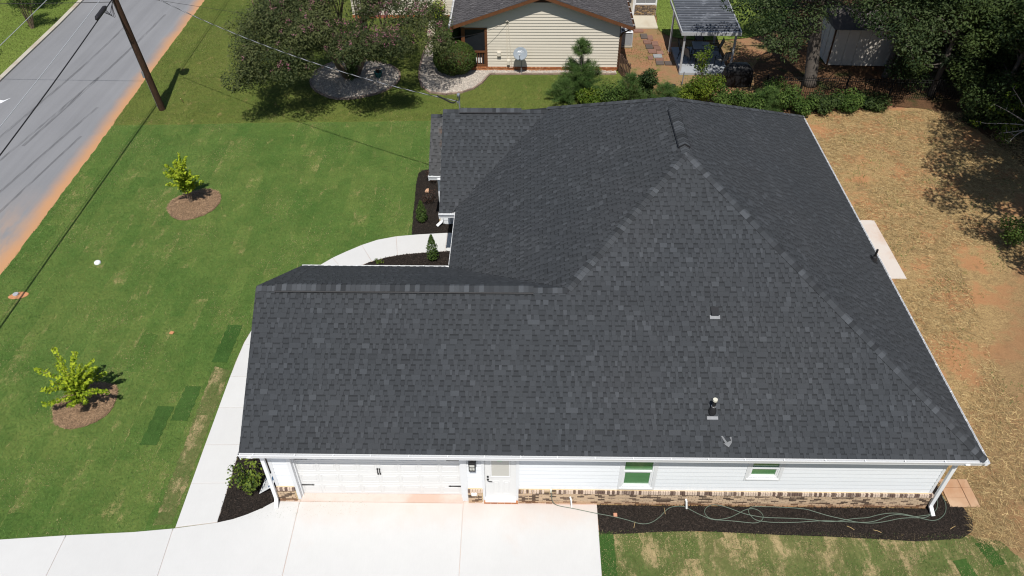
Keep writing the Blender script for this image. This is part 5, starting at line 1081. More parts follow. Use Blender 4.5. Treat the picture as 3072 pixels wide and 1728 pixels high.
for dx, hx, hy, z in secs:
    for k in range(16):
        a = 2*math.pi*k/16; ca, sa = math.cos(a), math.sin(a); ex = lambda v: math.copysign(abs(v)**.45, v); vs.append((18.6+hx*ex(ca)+random.uniform(-.015, .015), 27.0+hy*ex(sa)+random.uniform(-.015, .015), z))
m.add(vs, [(i*16+j, i*16+(j+1) % 16, (i+1)*16+(j+1) % 16, (i+1)*16+j) for i in range(4) for j in range(16)]+[tuple(64+j for j in range(16))]); m.build('cover', M['grill_cover'], gr, smooth=True)
hd = MB(); hd.tube([(18.2, 26.62, .75), (18.2, 26.58, .80), (19.0, 26.58, .80), (19.0, 26.62, .75)], .012, 6); hd.build('cover_strap', M['grill_cover'], gr)
# stepping stones
st = [(13.1, 34.3, .8, .26, 'flag_dark', 'along the tan patio slab beside the ac unit'), (13.9, 34.15, .6, .34, 'flag_red', 'just below the patio slab'), (14.15, 33.35, .42, .65, 'flag_dark', 'at the bend below the patio slab'), (14.5, 33.1, .34, .6, 'flag_red', 'right of the bend'), (14.25, 32.5, .46, .5, 'flag_red', 'third row down the path on the left'), (14.7, 32.3, .4, .55, 'flag_red', 'third row down the path on the right'), (14.3, 31.85, .42, .55, 'flag_dark', 'fourth row down the path on the left'), (14.75, 31.65, .42, .5, 'flag_red', 'fourth row down the path on the right'), (14.4, 31.2, .48, .5, 'flag_red', 'halfway down the path'), (14.85, 31.0, .4, .45, 'flag_red', 'halfway down beside the cover post'), (14.65, 30.55, .52, .44, 'flag_grey', 'the only grey square in the path'), (14.2, 30.3, .3, .45, 'flag_red', 'left of the grey square'), (14.7, 30.05, .5, .36, 'flag_red', 'just below the grey square'), (14.66, 29.62, .46, .44, 'flag_dark', 'at the near end with grass on it'), (15.15, 29.6, .42, .44, 'flag_dark', 'at the near end beside the slab')]
for x, y, w, l, mt, lab in st:
    tag(MB().box(x-w/2, x+w/2, y-l/2, y+l/2, -.06, .025+random.uniform(-.012, .012)).build('stepping_stone', M[mt], None, bevel=.012), '%s stepping stone %s' % ({'flag_red': 'red brown', 'flag_dark': 'dark', 'flag_grey': 'grey'}[mt], lab), 'stepping stone', 'stepping stones beside the patio cover')
# shed
sh = thing('shed', 'grey beige panelled garden shed under the oak branches', 'shed', (26, 30.6, 0))
p0 = (24.40, 29.40); p1 = (24.30, 31.0); p2 = (28.3, 29.25); 
m = MB(); m.prism([(24.42, 29.42), (28.3, 29.28), (28.4, 32.2), (24.34, 32.2)], 0, 2.3); m.build('wall', M['shed_wall'], sh)
for k in range(4): MB().box(24.31-.02*k, 24.40-.02*k, 29.48+k*.68, 29.48+k*.68+.64, .03, 2.25).build('side_panel', M['shed_wall'], sh)
for k in range(6): x = 24.5+k*.63; MB().box(x, x+.61, 29.40-.035*(x-24.4)-.03, 29.40-.035*(x-24.4)+.02, .03, 2.25).build('front_panel', M['shed_wall'], sh)
MB().box(24.33, 24.40, 29.40, 29.46, 0, 2.28).build('corner_post', M['brown_paint'], sh)
MB().add([(24.1, 29.0, 2.3), (28.6, 28.85, 2.3), (28.6, 32.5, 2.3), (24.1, 32.5, 2.3), (24.1, 30.7, 3.0), (28.6, 30.7, 3.0)], [(0, 1, 5, 4), (2, 3, 4, 5), (0, 4, 3), (1, 2, 5), (0, 3, 2, 1)]).build('roof', M['shed_roof'], sh)
# black iron fence
fe = thing('iron_fence', 'black iron picket fence crossing behind the bushes under the oak', 'fence', (23, 25.2, 0))
pkm = MB().box(-.009, .009, -.009, .009, 0, 1.22).mesh('picket', M['iron'], centre=False)[0]
x = 13.6
while x < 30.4:
    yy = 25.9-.06*(x-13) if x < 20 else 25.5-.03*(x-20)
    if x > 19.8: link('picket', pkm, fe, (x, yy, 0)); 
    x += .115
def fy(x): return 25.9-.06*(x-13) if x < 20 else 25.5-.03*(x-20)
for zz in (.15, 1.0, 1.14):
    for xa, xb in ((19.8, 30.4),): MB().tube([(xa, fy(xa)-.015, zz), ((xa+xb)/2, fy((xa+xb)/2)-.015, zz), (xb, fy(xb)-.015, zz)], .017, 4).build('rail', M['iron'], fe)
for x in (19.8, 21.7, 24.1, 26.5, 28.9): MB().box(x-.035, x+.035, fy(x)-.035, fy(x)+.035, 0, 1.32).build('post', M['iron'], fe)
# small yard things
tag(MB().tube([(15.55, 26.9, 0), (15.57, 26.9, .75)], .03, 8).build('pipe_stake', M['galv'], None), 'short grey pipe stake standing in front of the patio cover slab', 'stake')
tag(MB().lathe((14.9, 26.0, 0), [(.12, 0), (.14, .3), (.13, .42), (.05, .46)], 10).build('garden_urn', M['grill_cover'], None), 'small dark garden urn beside the yellow green bush', 'urn')
# ------------------------------------------------------------------ small things on beds and lawn
tag(MB().tube([(8.10, -.28, .40), (8.13, -.36, .36), (8.16, -.42, .05)], .025, 8).build('drain_stub', M['pvc_white'], None), 'white plastic drain stub against the brick base over the driveway edge', 'pipe')
tag(MB().tube([(11.55, -.27, .34), (11.57, -.33, .30), (11.6, -.40, .03)], .03, 8).build('drain_stub', M['pvc_white'], None), 'white plastic drain stub standing in the black mulch below the brick base', 'pipe')
tag(MB().box(9.39, 9.50, -.72, -.60, .02, .075).build('red_paver', M['terracotta'], None, bevel=.008), 'small red paver lying in the black mulch near the driveway', 'paver')
tag(MB().prism([(2.13, 16.1), (2.33, 16.08), (2.30, 16.36), (2.18, 16.30)], .0, .09).build('rock', M['limestone'], None, bevel=.02), 'tan trapezoid rock lying in the far mulch bed by the porch', 'rock')
hoseL = [(7.52, -.27, .70), (7.53, -.33, .66), (7.55, -.36, .45), (7.58, -.36, .25), (7.66, -.36, .11), (7.78, -.38, .055), (8.18, -.45, .05), (8.52, -.53, .05), (8.91, -.62, .05), (9.26, -.68, .04), (9.59, -.76, .04), (9.86, -.84, .04), (10.09, -.93, .04), (10.32, -.95, .04), (10.53, -.88, .04), (10.76, -.71, .04), (10.89, -.56, .04), (11.07, -.39, .04), (11.28, -.33, .04), (11.52, -.33, .05), (11.68, -.43, .04), (11.9, -.58, .04), (12.11, -.69, .04), (12.3, -.78, .04), (12.6, -.79, .04), (12.97, -.82, .04), (13.31, -.86, .04), (13.54, -.88, .04), (13.73, -.82, .05), (13.84, -.67, .05), (13.8, -.52, .05), (13.68, -.41, .05), (13.5, -.39, .05), (13.3, -.45, .05), (13.1, -.57, .05), (12.85, -.70, .05), (12.6, -.77, .06), (12.39, -.79, .06), (12.19, -.73, .06), (12.11, -.59, .05), (12.12, -.46, .05), (12.22, -.34, .05), (12.4, -.27, .05), (12.6, -.29, .05), (12.77, -.34, .05), (13.04, -.46, .05), (13.28, -.58, .06), (13.53, -.64, .06), (13.85, -.70, .06), (14.28, -.70, .05), (14.75, -.71, .05), (15.21, -.74, .05), (15.58, -.80, .05), (15.87, -.81, .05), (16.24, -.74, .06), (16.55, -.69, .06), (16.91, -.67, .06), (17.23, -.56, .05), (17.55, -.50, .05), (17.82, -.49, .05), (18.07, -.54, .06), (18.38, -.64, .07), (18.62, -.71, .06), (18.81, -.74, .05), (19.01, -.68, .05), (19.21, -.54, .05), (19.35, -.34, .05), (19.42, -.09, .05), (19.40, .12, .05)]
hoseR = [(19.22, .10, .05), (19.21, -.03, .05), (19.15, -.2, .05), (19.04, -.37, .05), (18.83, -.53, .05), (18.55, -.58, .06), (18.3, -.62, .06), (18.0, -.55, .05), (17.77, -.54, .05), (17.5, -.60, .05), (17.17, -.75, .05), (16.86, -.82, .05), (16.42, -.82, .06), (16.01, -.80, .06), (15.59, -.77, .05), (15.14, -.81, .05), (14.72, -.84, .04), (14.1, -.85, .04), (13.79, -.82, .04), (13.56, -.78, .05), (13.45, -.64, .06), (13.41, -.51, .06), (13.46, -.39, .06), (13.57, -.33, .05), (13.84, -.32, .05), (14.47, -.33, .05), (15.14, -.38, .05), (15.38, -.47, .05), (15.78, -.62, .05), (16.18, -.73, .07), (16.52, -.83, .07), (16.99, -.85, .05), (17.4, -.78, .05), (17.84, -.67, .05), (18.21, -.66, .08), (18.5, -.66, .06), (18.70, -.61, .06), (18.88, -.48, .05), (18.95, -.3, .05)]
hz = thing('garden_hose', 'long green garden hose looping over the black mulch from the brick base tap', 'garden hose', (7.52, -.3, 0))
MB().tube(smooth_line(hoseL, 2), .011, 6).build('hose_run', M['hose'], hz, smooth=True); MB().tube(smooth_line(hoseR, 2), .011, 6).build('hose_run', M['hose'], hz, smooth=True)
tp = MB(); tp.tube([(7.52, -.20, .70), (7.52, -.30, .70), (7.52, -.31, .66)], .02, 8); tp.lathe((7.52, -.28, .72), [(.01, 0), (.035, .02), (.035, .03)], 8); tag(tp.build('hose_bib', M['cap_cream'], None), 'brass outdoor tap in the brick base where the hose starts', 'tap')
# leaning sign
sgn = thing('leaning_sign', 'white sign board with a navy band leaning on the garage corner beside the shrub', 'sign', (-1.0, .2, 0))
A, B = Vector((-1.33, -.06, .04)), Vector((-1.27, .58, .04)); up = Vector((.44, .0, .36)); 
nn = (B-A).cross(up).normalized()
if nn.x > 0: nn = -nn
def SP(a, b, h=0): return A+(B-A)*a+up*b+nn*h
def sbox(a0, a1, b0, b1, h0, h1, mat, nm, par): 
    m = MB(); m.add([SP(a0, b0, h0), SP(a1, b0, h0), SP(a1, b1, h0), SP(a0, b1, h0), SP(a0, b0, h1), SP(a1, b0, h1), SP(a1, b1, h1), SP(a0, b1, h1)], [(0,3,2,1), (4,5,6,7), (0,1,5,4), (1,2,6,5), (2,3,7,6), (3,0,4,7)]); return m.build(nm, mat, par)
bd = sbox(0, 1, 0, 1.1, 0, .012, M['white_paint'], 'board', sgn)
sbox(.08, .80, .68, .95, .0125, .0145, M['blue_print'], 'printed_band', bd)
for k in range(4): sbox(.12, .12+.7*random.uniform(.6, 1), .14+.12*k, .19+.12*k, .0125, .0145, M['grey_print'], 'printed_line', bd)
# clay patch with valve box, white disc and crumbs on the lawn
bare = smooth_poly([(-13.55, 8.75), (-13.3, 9.05), (-12.95, 9.08), (-12.72, 8.95), (-12.85, 8.72), (-13.3, 8.62)], 2)
sheet('clay_patch', bare, .02, M['clay_spoil'], thick=.03)
tag(MB().lathe((-13.25, 8.9, .02), [(.11, 0), (.11, .04), (.08, .05)], 14).build('meter_lid', M['ac_grey'], None), 'round grey lid set in the orange clay patch on the lawn', 'utility lid')
tag(MB().lathe((-10.84, 10.88, .0), [(.13, 0), (.13, .06), (.10, .09), (.03, .11)], 18).build('white_cap', M['white_paint'], None, smooth=True), 'round white plastic cap on the front lawn below the mulch rings', 'cleanout cap')
for x, y, lab in ((-3.62, 9.2, 'near the curving walk'), (-6.4, 6.85, 'in the middle of the lawn below the rings')):
    tag(MB().prism([(x-.09, y-.05), (x+.07, y-.08), (x+.1, y+.05), (x-.04, y+.08)], .0, .05).build('clay_clod', M['clay_spoil'], None, bevel=.015), 'orange clay clod on the sod %s' % lab, 'clay clod', 'clay clods on the lawn')
tag(MB().tube([(-11.85, 24.6, 0), (-11.8, 24.3, .35)], .02, 6).build('marker_stake', M['limestone'], None), 'thin orange marker stake in the grass right of the utility pole', 'stake')
for x, y, a, lab in ((9.98, -.98, 1.3, 'nearest the driveway'), (10.93, -.5, 1.6, 'below the first big window'), (17.05, -1.1, -.4, 'at the front right of the bed'), (16.3, -1.0, -.6, 'left of the middle of the hose coil'), (19.3, -.95, .5, 'at the right end of the bed')):
    d = Vector((math.cos(a), math.sin(a), 0))*.11; tag(MB().tube([Vector((x, y, .04))-d, Vector((x, y, .06)), Vector((x, y, .04))+d], .007, 5).build('pale_twig', M['straw'], None), 'thin pale twig on the black mulch, %s' % lab, 'twig', 'twigs on the mulch')
# ------------------------------------------------------------------ utility pole and lines
up_ = thing('utility_pole', 'dark brown leaning wooden utility pole beside the road', 'utility pole', (-12.69, 23.76, 0))
PB = Vector((-12.69, 23.76, -.2)); PT = Vector((-13.42, 23.72, 8.5)); pa = lambda z: PB+(PT-PB)*((z+.2)/8.7)
MB().tube([pa(-.2), pa(2), pa(5), pa(8.5)], [.175, .165, .145, .12], 14).build('pole', M['pole_wood'], up_)
MB().tube([pa(7.35)+Vector((.38, .1, 0)), pa(8.1)+Vector((.38, .1, 0))], .24, 16).build('transformer', M['ac_grey'], up_)
MB().obox(pa(7.75)+Vector((.16, .05, 0)), (.1, 0, 0), (0, .06, 0), (0, 0, .2)).build('bracket', M['galv'], up_)
MB().obox(pa(2.05)+Vector((-.16, -.08, 0)), (.05, 0, 0), (0, .06, 0), (0, 0, .17)).build('meter_box', M['galv'], up_)
MB().tube([pa(.1)+Vector((-.17, -.05, 0)), pa(1.9)+Vector((-.16, -.06, 0)), pa(6)+Vector((-.14, -.06, 0))], .012, 5).build('ground_wire', M['galv'], up_)
def span(a, b, sag, r, mat, name, label, n=24):
    a, b = Vector(a), Vector(b); pts = [a+(b-a)*(i/n)-Vector((0, 0, sag*4*(i/n)*(1-i/n))) for i in range(n+1)]
    return tag(MB().tube(pts, r, 6).build(name, mat, None, smooth=True), label, 'cable')
tz = thing('cable_splice', 'black splice case hanging on the cable beside the utility pole', 'splice case', (-13.2, 21.8, 5.9))
MB().tube([(-13.17, 21.4, 5.90), (-13.18, 21.55, 5.92), (-13.2, 22.5, 6.0), (-13.2, 22.65, 6.0)], [.05, .11, .11, .06], 10).build('case', M['wire_dark'], tz)
for k in range(4): MB().tube(smooth_line([(-13.2, 22.2+.1*k, 5.95), (-13.1+.08*k, 22.6, 5.6-.08*k), (-13.2, 23.2, 5.85), (-13.2, 23.7, 6.05)], 2), .012, 5).build('lead_wire', M['wire_dark'], tz)
span((-13.2, 23.6, 6.06), (-12.7, -12, 3.9), .55, .026, M['wire_dark'], 'telephone_cable', 'thick black cable running down over the road from the pole')
span((-13.25, 23.6, 6.52), (-12.75, -12, 4.55), .35, .014, M['wire_alu'], 'neutral_cable', 'pale bare wire running parallel above the thick black cable')
span((-13.35, 23.7, 8.2), (-12.9, -14, 7.6), .35, .012, M['wire_alu'], 'power_line', 'pale power line crossing the top left corner over the far verge')
span((-13.35, 23.8, 8.2), (-14.3, 60, 8.0), .3, .012, M['wire_alu'], 'power_line', 'power line leaving the pole away up the road')
span((-13.2, 23.8, 6.1), (-14.0, 60, 5.9), .5, .02, M['wire_dark'], 'telephone_cable', 'dark cable leaving the pole away up the road')
span((-13.2, 23.75, 5.8), (-40, 24.6, 5.9), .3, .014, M['wire_dark'], 'service_cable', 'dark service cable crossing from the pole over the road')
sd = thing('service_drop', 'twisted pale service cable from the utility pole across the pink myrtle to the roof mast', 'cable', (-4, 19, 6))
a, b = Vector((-13.3, 23.7, 7.3)), Vector((4.06, 14.3, 5.60)); pts = [a+(b-a)*(i/60)-Vector((0, 0, .75*4*(i/60)*(1-i/60))) for i in range(61)]
MB().tube(pts, .013, 6).build('bare_neutral', M['wire_alu'], sd)
for ph in (0, 1): MB().tube([p+Vector((0, math.cos(i*1.5+ph*3.1)*.016, math.sin(i*1.5+ph*3.1)*.016)) for i, p in enumerate(pts)], .011, 5).build('insulated_wire', M['wire_dark'], sd)
tag(MB().tube(smooth_line([(5.74, NY-.1, 2.95), (4.6, 27.9, 2.55), (2.4, 27.4, 2.35), (-2, 26.6, 3.1), (-13.2, 23.8, 6.2)], 2), .008, 5).build('service_cable', M['wire_dark'], None), 'thin cable slung from the cream house wall toward the road pole', 'cable')
# ------------------------------------------------------------------ vegetation
def limb(m, a, b, r0, r1, bend=.12, n=4, sides=7):
    a, b = Vector(a), Vector(b); L = (b-a).length; pts = []
    off = Vector((random.uniform(-1, 1), random.uniform(-1, 1), random.uniform(-.3, .6)))*L*bend
    for i in range(n+1): t = i/n; pts.append(a+(b-a)*t+off*math.sin(math.pi*t))
    m.tube(pts, [r0+(r1-r0)*i/n for i in range(n+1)], sides); return pts
def clump_points(centres, radii, n, shell=.5, flat=.75):
    centres = np.array(centres, float); radii = np.array(radii, float); w = radii**2; w /= w.sum()
    k = rng.choice(len(centres), n, p=w); d = unit(rng.normal(size=(n, 3))); r = radii[k][:, None]*(rng.uniform(shell**3, 1, (n, 1))**(1/3))
    d2 = d*np.array([1, 1, flat]); return centres[k]+d2*r, d, k
def crown_obj(name, P, D, k, size, mat, parent, aspect=.5, up=.6, tonefun=None):
    n = len(P); nk = k.max()+1; ct = rng.uniform(-.30, .30, nk)
    t = np.clip(.45+ct[k]*1.3+rng.normal(0, .24, n), 0, 1)
    me, c = fast_mesh(name, leaf_quads(P, size, up, aspect, D), 4, mat, t); return link(name, me, parent, c)
# ---- big pink crape myrtle
cm = thing('crape_myrtle', 'broad pink flowering crape myrtle tree growing from the white gravel ring', 'tree', (-3.2, 27.68, 0))
m = MB(); cents, rad = [], []
CC = np.array([-3.05, 26.4])
trunks = [(-3.25, 27.65), (-3.1, 27.75), (-3.35, 27.8), (-3.0, 27.55), (-3.2, 27.85)]
for i in range(125):
    a = random.uniform(0, 2*math.pi); rr = 5.5*math.sqrt(random.uniform(.02, 1)); x = CC[0]+rr*math.cos(a)*1.0; y = CC[1]+rr*math.sin(a)*.98
    zt = 6.3-2.9*(rr/5.35)**2.0+random.uniform(-.55, .5)
    if x > -4.6: zt = max(zt, (29.1-y)/2.06+.95)
    cents.append((x, y, zt-.2)); rad.append(random.uniform(.5, 1.05))
    if rr > 3.6 and (x < -4.6 or y > 26) and random.random() < .6: cents.append((x+random.uniform(-.5, .5), y+random.uniform(-.5, .5), zt-random.uniform(.7, 1.3))); rad.append(random.uniform(.55, .85))
for q in range(46):
    x = random.uniform(-7.6, -4.0); y = random.uniform(21.6, 27.5); cents.append((x, y, max(2.7, 5.4-.55*math.hypot(x+4.6, y-25.5)+random.uniform(-.9, .3)))); rad.append(random.uniform(.6, .95))
for q in range(40):
    x = random.uniform(-4.8, 1.2); y = random.uniform(21.8, 26); cents.append((x, y, (29.1-y)/2.06+random.uniform(.85, 1.9))); rad.append(random.uniform(.6, .95))
for i in range(8):
    a = 2*math.pi*i/8+.3; p1 = (-3.2+.35*math.cos(a), 27.7+.35*math.sin(a), .0); R1 = random.uniform(1.3, 2.1); p2 = (-3.1+R1*math.cos(a), 27.4+R1*math.sin(a)-.3, random.uniform(2.2, 3.0))
    limb(m, p1, p2, .14, .07, .08, 5, 8)
    near = sorted(range(len(cents)), key=lambda q: (cents[q][0]-p2[0]*1.6+(-3.1)*.6)**2+(cents[q][1]-p2[1]*1.6+27.4*.6)**2)[:9]
    for q in near: limb(m, p2, cents[q], .036, .010, .10, 4, 5)
m.build('trunk', M['bark_tan'], cm, smooth=True)
P, D, k = clump_points(cents, rad, 84000, .15, .8); crown_obj('crown', P, D, k, .12, M['leaf_myrtle'], cm, .5, .5)
top = [i for i, c in enumerate(cents)]; fc_, fr_ = [], []
for i in top:
    right = (cents[i][0]-CC[0])/5.3; pr = .34+.40*right+(.1 if cents[i][2] > 4.6 else -.05)
    for q in range(6):
        if random.random() < pr:
            a = random.uniform(0, 6.28); u_ = random.uniform(.3, 1); fc_.append((cents[i][0]+rad[i]*u_*math.cos(a), cents[i][1]+rad[i]*u_*math.sin(a), cents[i][2]+rad[i]*.8*math.sqrt(max(0, 1-u_*u_*.8)))); fr_.append(random.uniform(.06, .18))
P, D, k = clump_points(fc_, fr_, 5200, .1, 1.2); crown_obj('flower_clusters', P, D, k, .05, M['flower_pink'], cm, .9, .2)
# a leafy sucker at the trunk base
P, D, k = clump_points([(-2.9, 26.6, 1.0), (-2.75, 26.5, 1.6), (-3.0, 26.7, .6), (-2.6, 26.6, 2.1)], [.4, .45, .3, .4], 1800, .1, 1.1); crown_obj('sucker_shoots', P, D, k, .10, M['leaf_mid'], cm)
# ---- two young lime crape myrtles
def sapling(x, y, shoots, label, dense):
    t = thing('young_crape_myrtle', label, 'young tree', (x, y, 0), 'young crape myrtles on the front lawn'); m = MB(); PS, DS = [], []; nst = 4
    for i in range(nst):
        a = i*1.7; m.tube([(x+.05*math.cos(a), y+.05*math.sin(a), 0), (x+.10*math.cos(a), y+.10*math.sin(a), .5), (x+.16*math.cos(a), y+.16*math.sin(a), .95)], [.022, .018, .012], 6)
    for (ax, ay, z0, L, el) in shoots:
        a0 = random.uniform(0, 6.28); st = Vector((x+.12*ax, y+.12*ay, z0)); h = Vector((ax, ay, 0)); h = h.normalized() if h.length > .01 else Vector((1, 0, 0)); d = h*math.cos(R(el))+Vector((0, 0, math.sin(R(el)))); pts = []
        for i in range(9): s = i/8*L; pts.append(st+d*s+Vector((0, 0, -.10*s*s*math.cos(R(el))))+h*.06*s*s)
        m.tube(pts, [.010-.007*i/8 for i in range(9)], 5)
        side = d.cross(Vector((0, 0, 1))); side = side.normalized() if side.length > .05 else Vector((1, 0, 0))
        n = int(L/.023*dense)
        for i in range(n):
            s = (i+.5)/n*.97+.03; j = min(7, int(s*8)); p = pts[j]+(pts[j+1]-pts[j])*(s*8-j); sg = 1 if i % 2 else -1
            off = side*sg*random.uniform(.02, .085)+Vector((random.gauss(0, .016), random.gauss(0, .016), random.uniform(-.03, .02))); PS.append(p+off); DS.append((side*sg+d*.4))
            PS.append(p+off*.4+Vector((random.gauss(0, .03), random.gauss(0, .03), random.gauss(0, .03)))); DS.append(d)
    for i in range(int(600*dense)):
        v = unit(rng.normal(size=3))*rng.uniform(.1, .38); PS.append(Vector((x+v[0], y+v[1], 1.0+v[2]*1.2))); DS.append(v)
    m.build('stem', M['bark_tan'], t)
    P = np.array([tuple(p) for p in PS]); n = len(P); tn = np.clip(rng.normal(.5, .26, n)+.18*(P[:, 2]-1.2), 0, 1)
    me, c = fast_mesh('foliage', leaf_quads(P, .125, .5, .55), 4, M['leaf_lime'], tn); link('foliage', me, t, c)
def shoots(n, zlo, zhi, Lr, seed):
    r = random.Random(seed); out = []
    for i in range(n):
        a = i*2.399+r.uniform(-.3, .3); up = r.random(); out.append((math.cos(a), math.sin(a), r.uniform(zlo, zhi), r.uniform(*Lr), r.choice((15, 30, 40, 50, 60, 70))))
    return out
sapling(-8.36, 15.2, shoots(28, .6, 1.5, (.45, .85), 3)+[(.05, .02, 1.5, 1.05, 86), (.3, .2, 1.5, .9, 72), (-.2, .1, 1.5, .7, 75)], 'dense lime yellow young crape myrtle in the far mulch ring on the lawn', 1.2)
sapling(-8.18, 3.4, shoots(22, .4, 1.2, (.55, .95), 5)+[(-.25, .3, 1.2, 1.35, 80), (.3, .2, 1.2, 1.1, 74), (.8, .1, 1.0, 1.15, 48), (-.8, 0, 1.1, 1.1, 42), (.9, -.1, .7, 1.0, 12)], 'sparser lime yellow young crape myrtle with long shoots in the near mulch ring', 1.0)
# ---- boxwood and hedge at the neighbour porch
bx = thing('boxwood_shrub', 'large clipped round boxwood shrub in front of the screened porch', 'shrub', (2.72, 28.1, 0))
n = 11000; d = unit(rng.normal(size=(n, 3))); d[:, 2] = np.where(d[:, 2] < -.75, -d[:, 2], d[:, 2]); rr = 1+rng.normal(0, .022, n)+.03*np.sin(d[:, 0]*7)*np.sin(d[:, 1]*6+d[:, 2]*5)
P = np.array([2.72, 28.15, .92])+d*rr[:, None]*np.array([1.18, 1.05, .92]); me, c = fast_mesh('foliage', leaf_quads(P, .075, .2, .6, d), 4, M['leaf_box'], np.clip(rng.normal(.5, .28, n), 0, 1)); link('foliage', me, bx, c)
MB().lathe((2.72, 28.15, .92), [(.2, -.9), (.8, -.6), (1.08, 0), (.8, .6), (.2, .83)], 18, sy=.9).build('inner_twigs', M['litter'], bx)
hd_ = thing('clipped_hedge', 'clipped brownish green hedge behind the round boxwood along the porch side', 'hedge', (2.0, 30.5, 0))
n = 13000; P = rng.uniform([1.45, 29.0, .1], [2.75, 32.7, 1.42], (n, 3)); f = rng.integers(0, 4, n)
P[f == 0, 2] = 1.42+rng.normal(0, .03, (f == 0).sum()); P[f == 1, 0] = 1.45+rng.normal(0, .03, (f == 1).sum()); P[f == 2, 1] = 29.0+rng.normal(0, .03, (f == 2).sum()); P[f == 3, 0] = 2.75+rng.normal(0, .03, (f == 3).sum())
P[:, 2] += .08*np.sin(P[:, 1]*2.2); me, c = fast_mesh('foliage', leaf_quads(P, .075, .4, .6), 4, M['leaf_mid'], np.clip(rng.normal(.35, .25, n), 0, 1)); link('foliage', me, hd_, c)
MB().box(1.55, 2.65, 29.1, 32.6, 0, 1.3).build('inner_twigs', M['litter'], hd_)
ys_ = thing('yellow_shrub', 'small yellow green shrub at the cream wall behind the pink myrtle', 'shrub', (1.0, 35.3, 0)); P, D, k = clump_points([(1.0, 35.3, .7), (1.2, 35.2, 1.1)], [.6, .5], 2500, .5); crown_obj('foliage', P, D, k, .08, M['leaf_lime'], ys_)
# ---- garden shrubs round the new house
def shrub(x, y, r, h, n, size, mat, name, label, cat='shrub', group=None, stems=5, seed=0, flat=1.0):
    t = thing(name, label, cat, (x, y, 0), group); rd = random.Random(seed); m = MB(); cs, rs = [], []
    for i in range(stems):
        a = i*2.4+rd.uniform(-.4, .4); q = (x+r*.75*math.cos(a)*rd.uniform(.5, 1), y+r*.75*math.sin(a)*rd.uniform(.5, 1), h*rd.uniform(.55, .95)); m.tube([(x, y, 0), ((x+q[0])/2, (y+q[1])/2, q[2]*.6), q], [.016, .012, .006], 5)
        cs.append(q); rs.append(r*rd.uniform(.35, .5)); cs.append(((x+q[0])/2, (y+q[1])/2, q[2]*.55)); rs.append(r*.4)
    m.build('stem', M['bark'], t); P, D, k = clump_points(cs, rs, n, .1, flat); P[:, 2] = np.maximum(P[:, 2], .03); crown_obj('foliage', P, D, k, size, mat, t, .6, .4); return t
shrub(-1.62, .12, .56, .95, 620, .10, M['leaf_holly'], 'holly_shrub', 'open glossy green holly shrub in the black mulch at the garage corner', seed=4, stems=9, flat=1.15)
shrub(2.45, 17.0, .4, .6, 420, .07, M['leaf_red'], 'dark_shrub', 'dark reddish shrub under the far porch gutter', seed=6, stems=7)
shrub(2.38, 15.3, .42, .55, 260, .06, M['leaf_red'], 'dark_shrub', 'thin twiggy reddish shrub in the middle of the porch bed', seed=7, stems=9)
def evergreen(x, y, h, r, label, n=1500):
    t = thing('upright_evergreen', label, 'shrub', (x, y, 0)); MB().tube([(x, y, 0), (x, y, h*.85)], [.03, .01], 6).build('stem', M['bark'], t)
    z = rng.uniform(.04, 1, n); rr = r*np.clip(np.minimum(z*6, (1-z)*1.9+.10), 0, 1)*rng.uniform(.4, 1, n); a = rng.uniform(0, 6.28, n)
    P = np.column_stack([x+rr*np.cos(a), y+rr*np.sin(a), z*h]); me, c = fast_mesh('foliage', leaf_quads(P, .075, .1, .45, np.column_stack([np.cos(a), np.sin(a), np.full(n, .6)])), 4, M['leaf_mid'], np.clip(rng.normal(.35, .25, n), 0, 1)); link('foliage', me, t, c)
evergreen(2.24, 13.85, 1.15, .24, 'narrow upright evergreen at the lawn edge of the porch bed'); evergreen(2.95, 11.2, 1.35, .25, 'slim pointed evergreen in the mulch between the walk and the garage roof')
shrub(.75, 10.95, .22, .22, 160, .05, M['leaf_bright'], 'small_plant', 'small bright green plant peeping over the garage gutter', seed=8)
# ---- small pine in front of the neighbour wall
def pine(x, y, h, r, label, name='pine_tree', n=9000, nl=.16, mat='needle', lean=(0, 0), group=None, whorls=7, gap=None):
    t = thing(name, label, 'pine tree', (x, y, 0), group); m = MB(); m.tube([(x, y, 0), (x+lean[0]*.5, y+lean[1]*.5, h*.5), (x+lean[0], y+lean[1], h)], [h*.016+.02, h*.012+.01, .01], 7); PP, DD = [], []
    for w in range(whorls):
        f = .08+.9*w/(whorls-1)
        if gap and gap[0] < f < gap[1]: continue
        nb = 6 if f < .8 else 4; L = r*(1-f)**.75*random.uniform(.85, 1.1)+.16
        for b in range(nb):
            a = b*2*math.pi/nb+w*1.1+random.uniform(-.3, .3); st = Vector((x+lean[0]*f, y+lean[1]*f, h*f)); en = st+Vector((L*math.cos(a), L*math.sin(a), L*.32)); m.tube([st, (st+en)/2+Vector((0, 0, -.04)), en], [.02, .014, .008], 4)
            q = max(3, int(L/.11))
            for i in range(q): s = (i+1.2)/(q+.2); PP.append(st+(en-st)*s); DD.append((en-st).normalized()*.6+Vector((0, 0, .5)))
    for i in range(5): PP.append(Vector((x+lean[0], y+lean[1], h-.06*i))); DD.append(Vector((0, 0, 1)))
    m.build('trunk', M['bark'], t); PP = np.array([tuple(p) for p in PP]); DD = np.array([tuple(p) for p in DD]); k = rng.integers(0, len(PP), n)
    D = unit(unit(DD[k])*.75+rng.normal(0, .55, (n, 3))); P = PP[k]+rng.normal(0, .06, (n, 3)); tn = np.clip(.5+rng.uniform(-.25, .25, len(PP))[k]+rng.normal(0, .2, n), 0, 1)
    me, c = fast_mesh('needles', needle_tris(P, D, nl, .014), 3, M[mat], tn); link('needles', me, t, c); return t
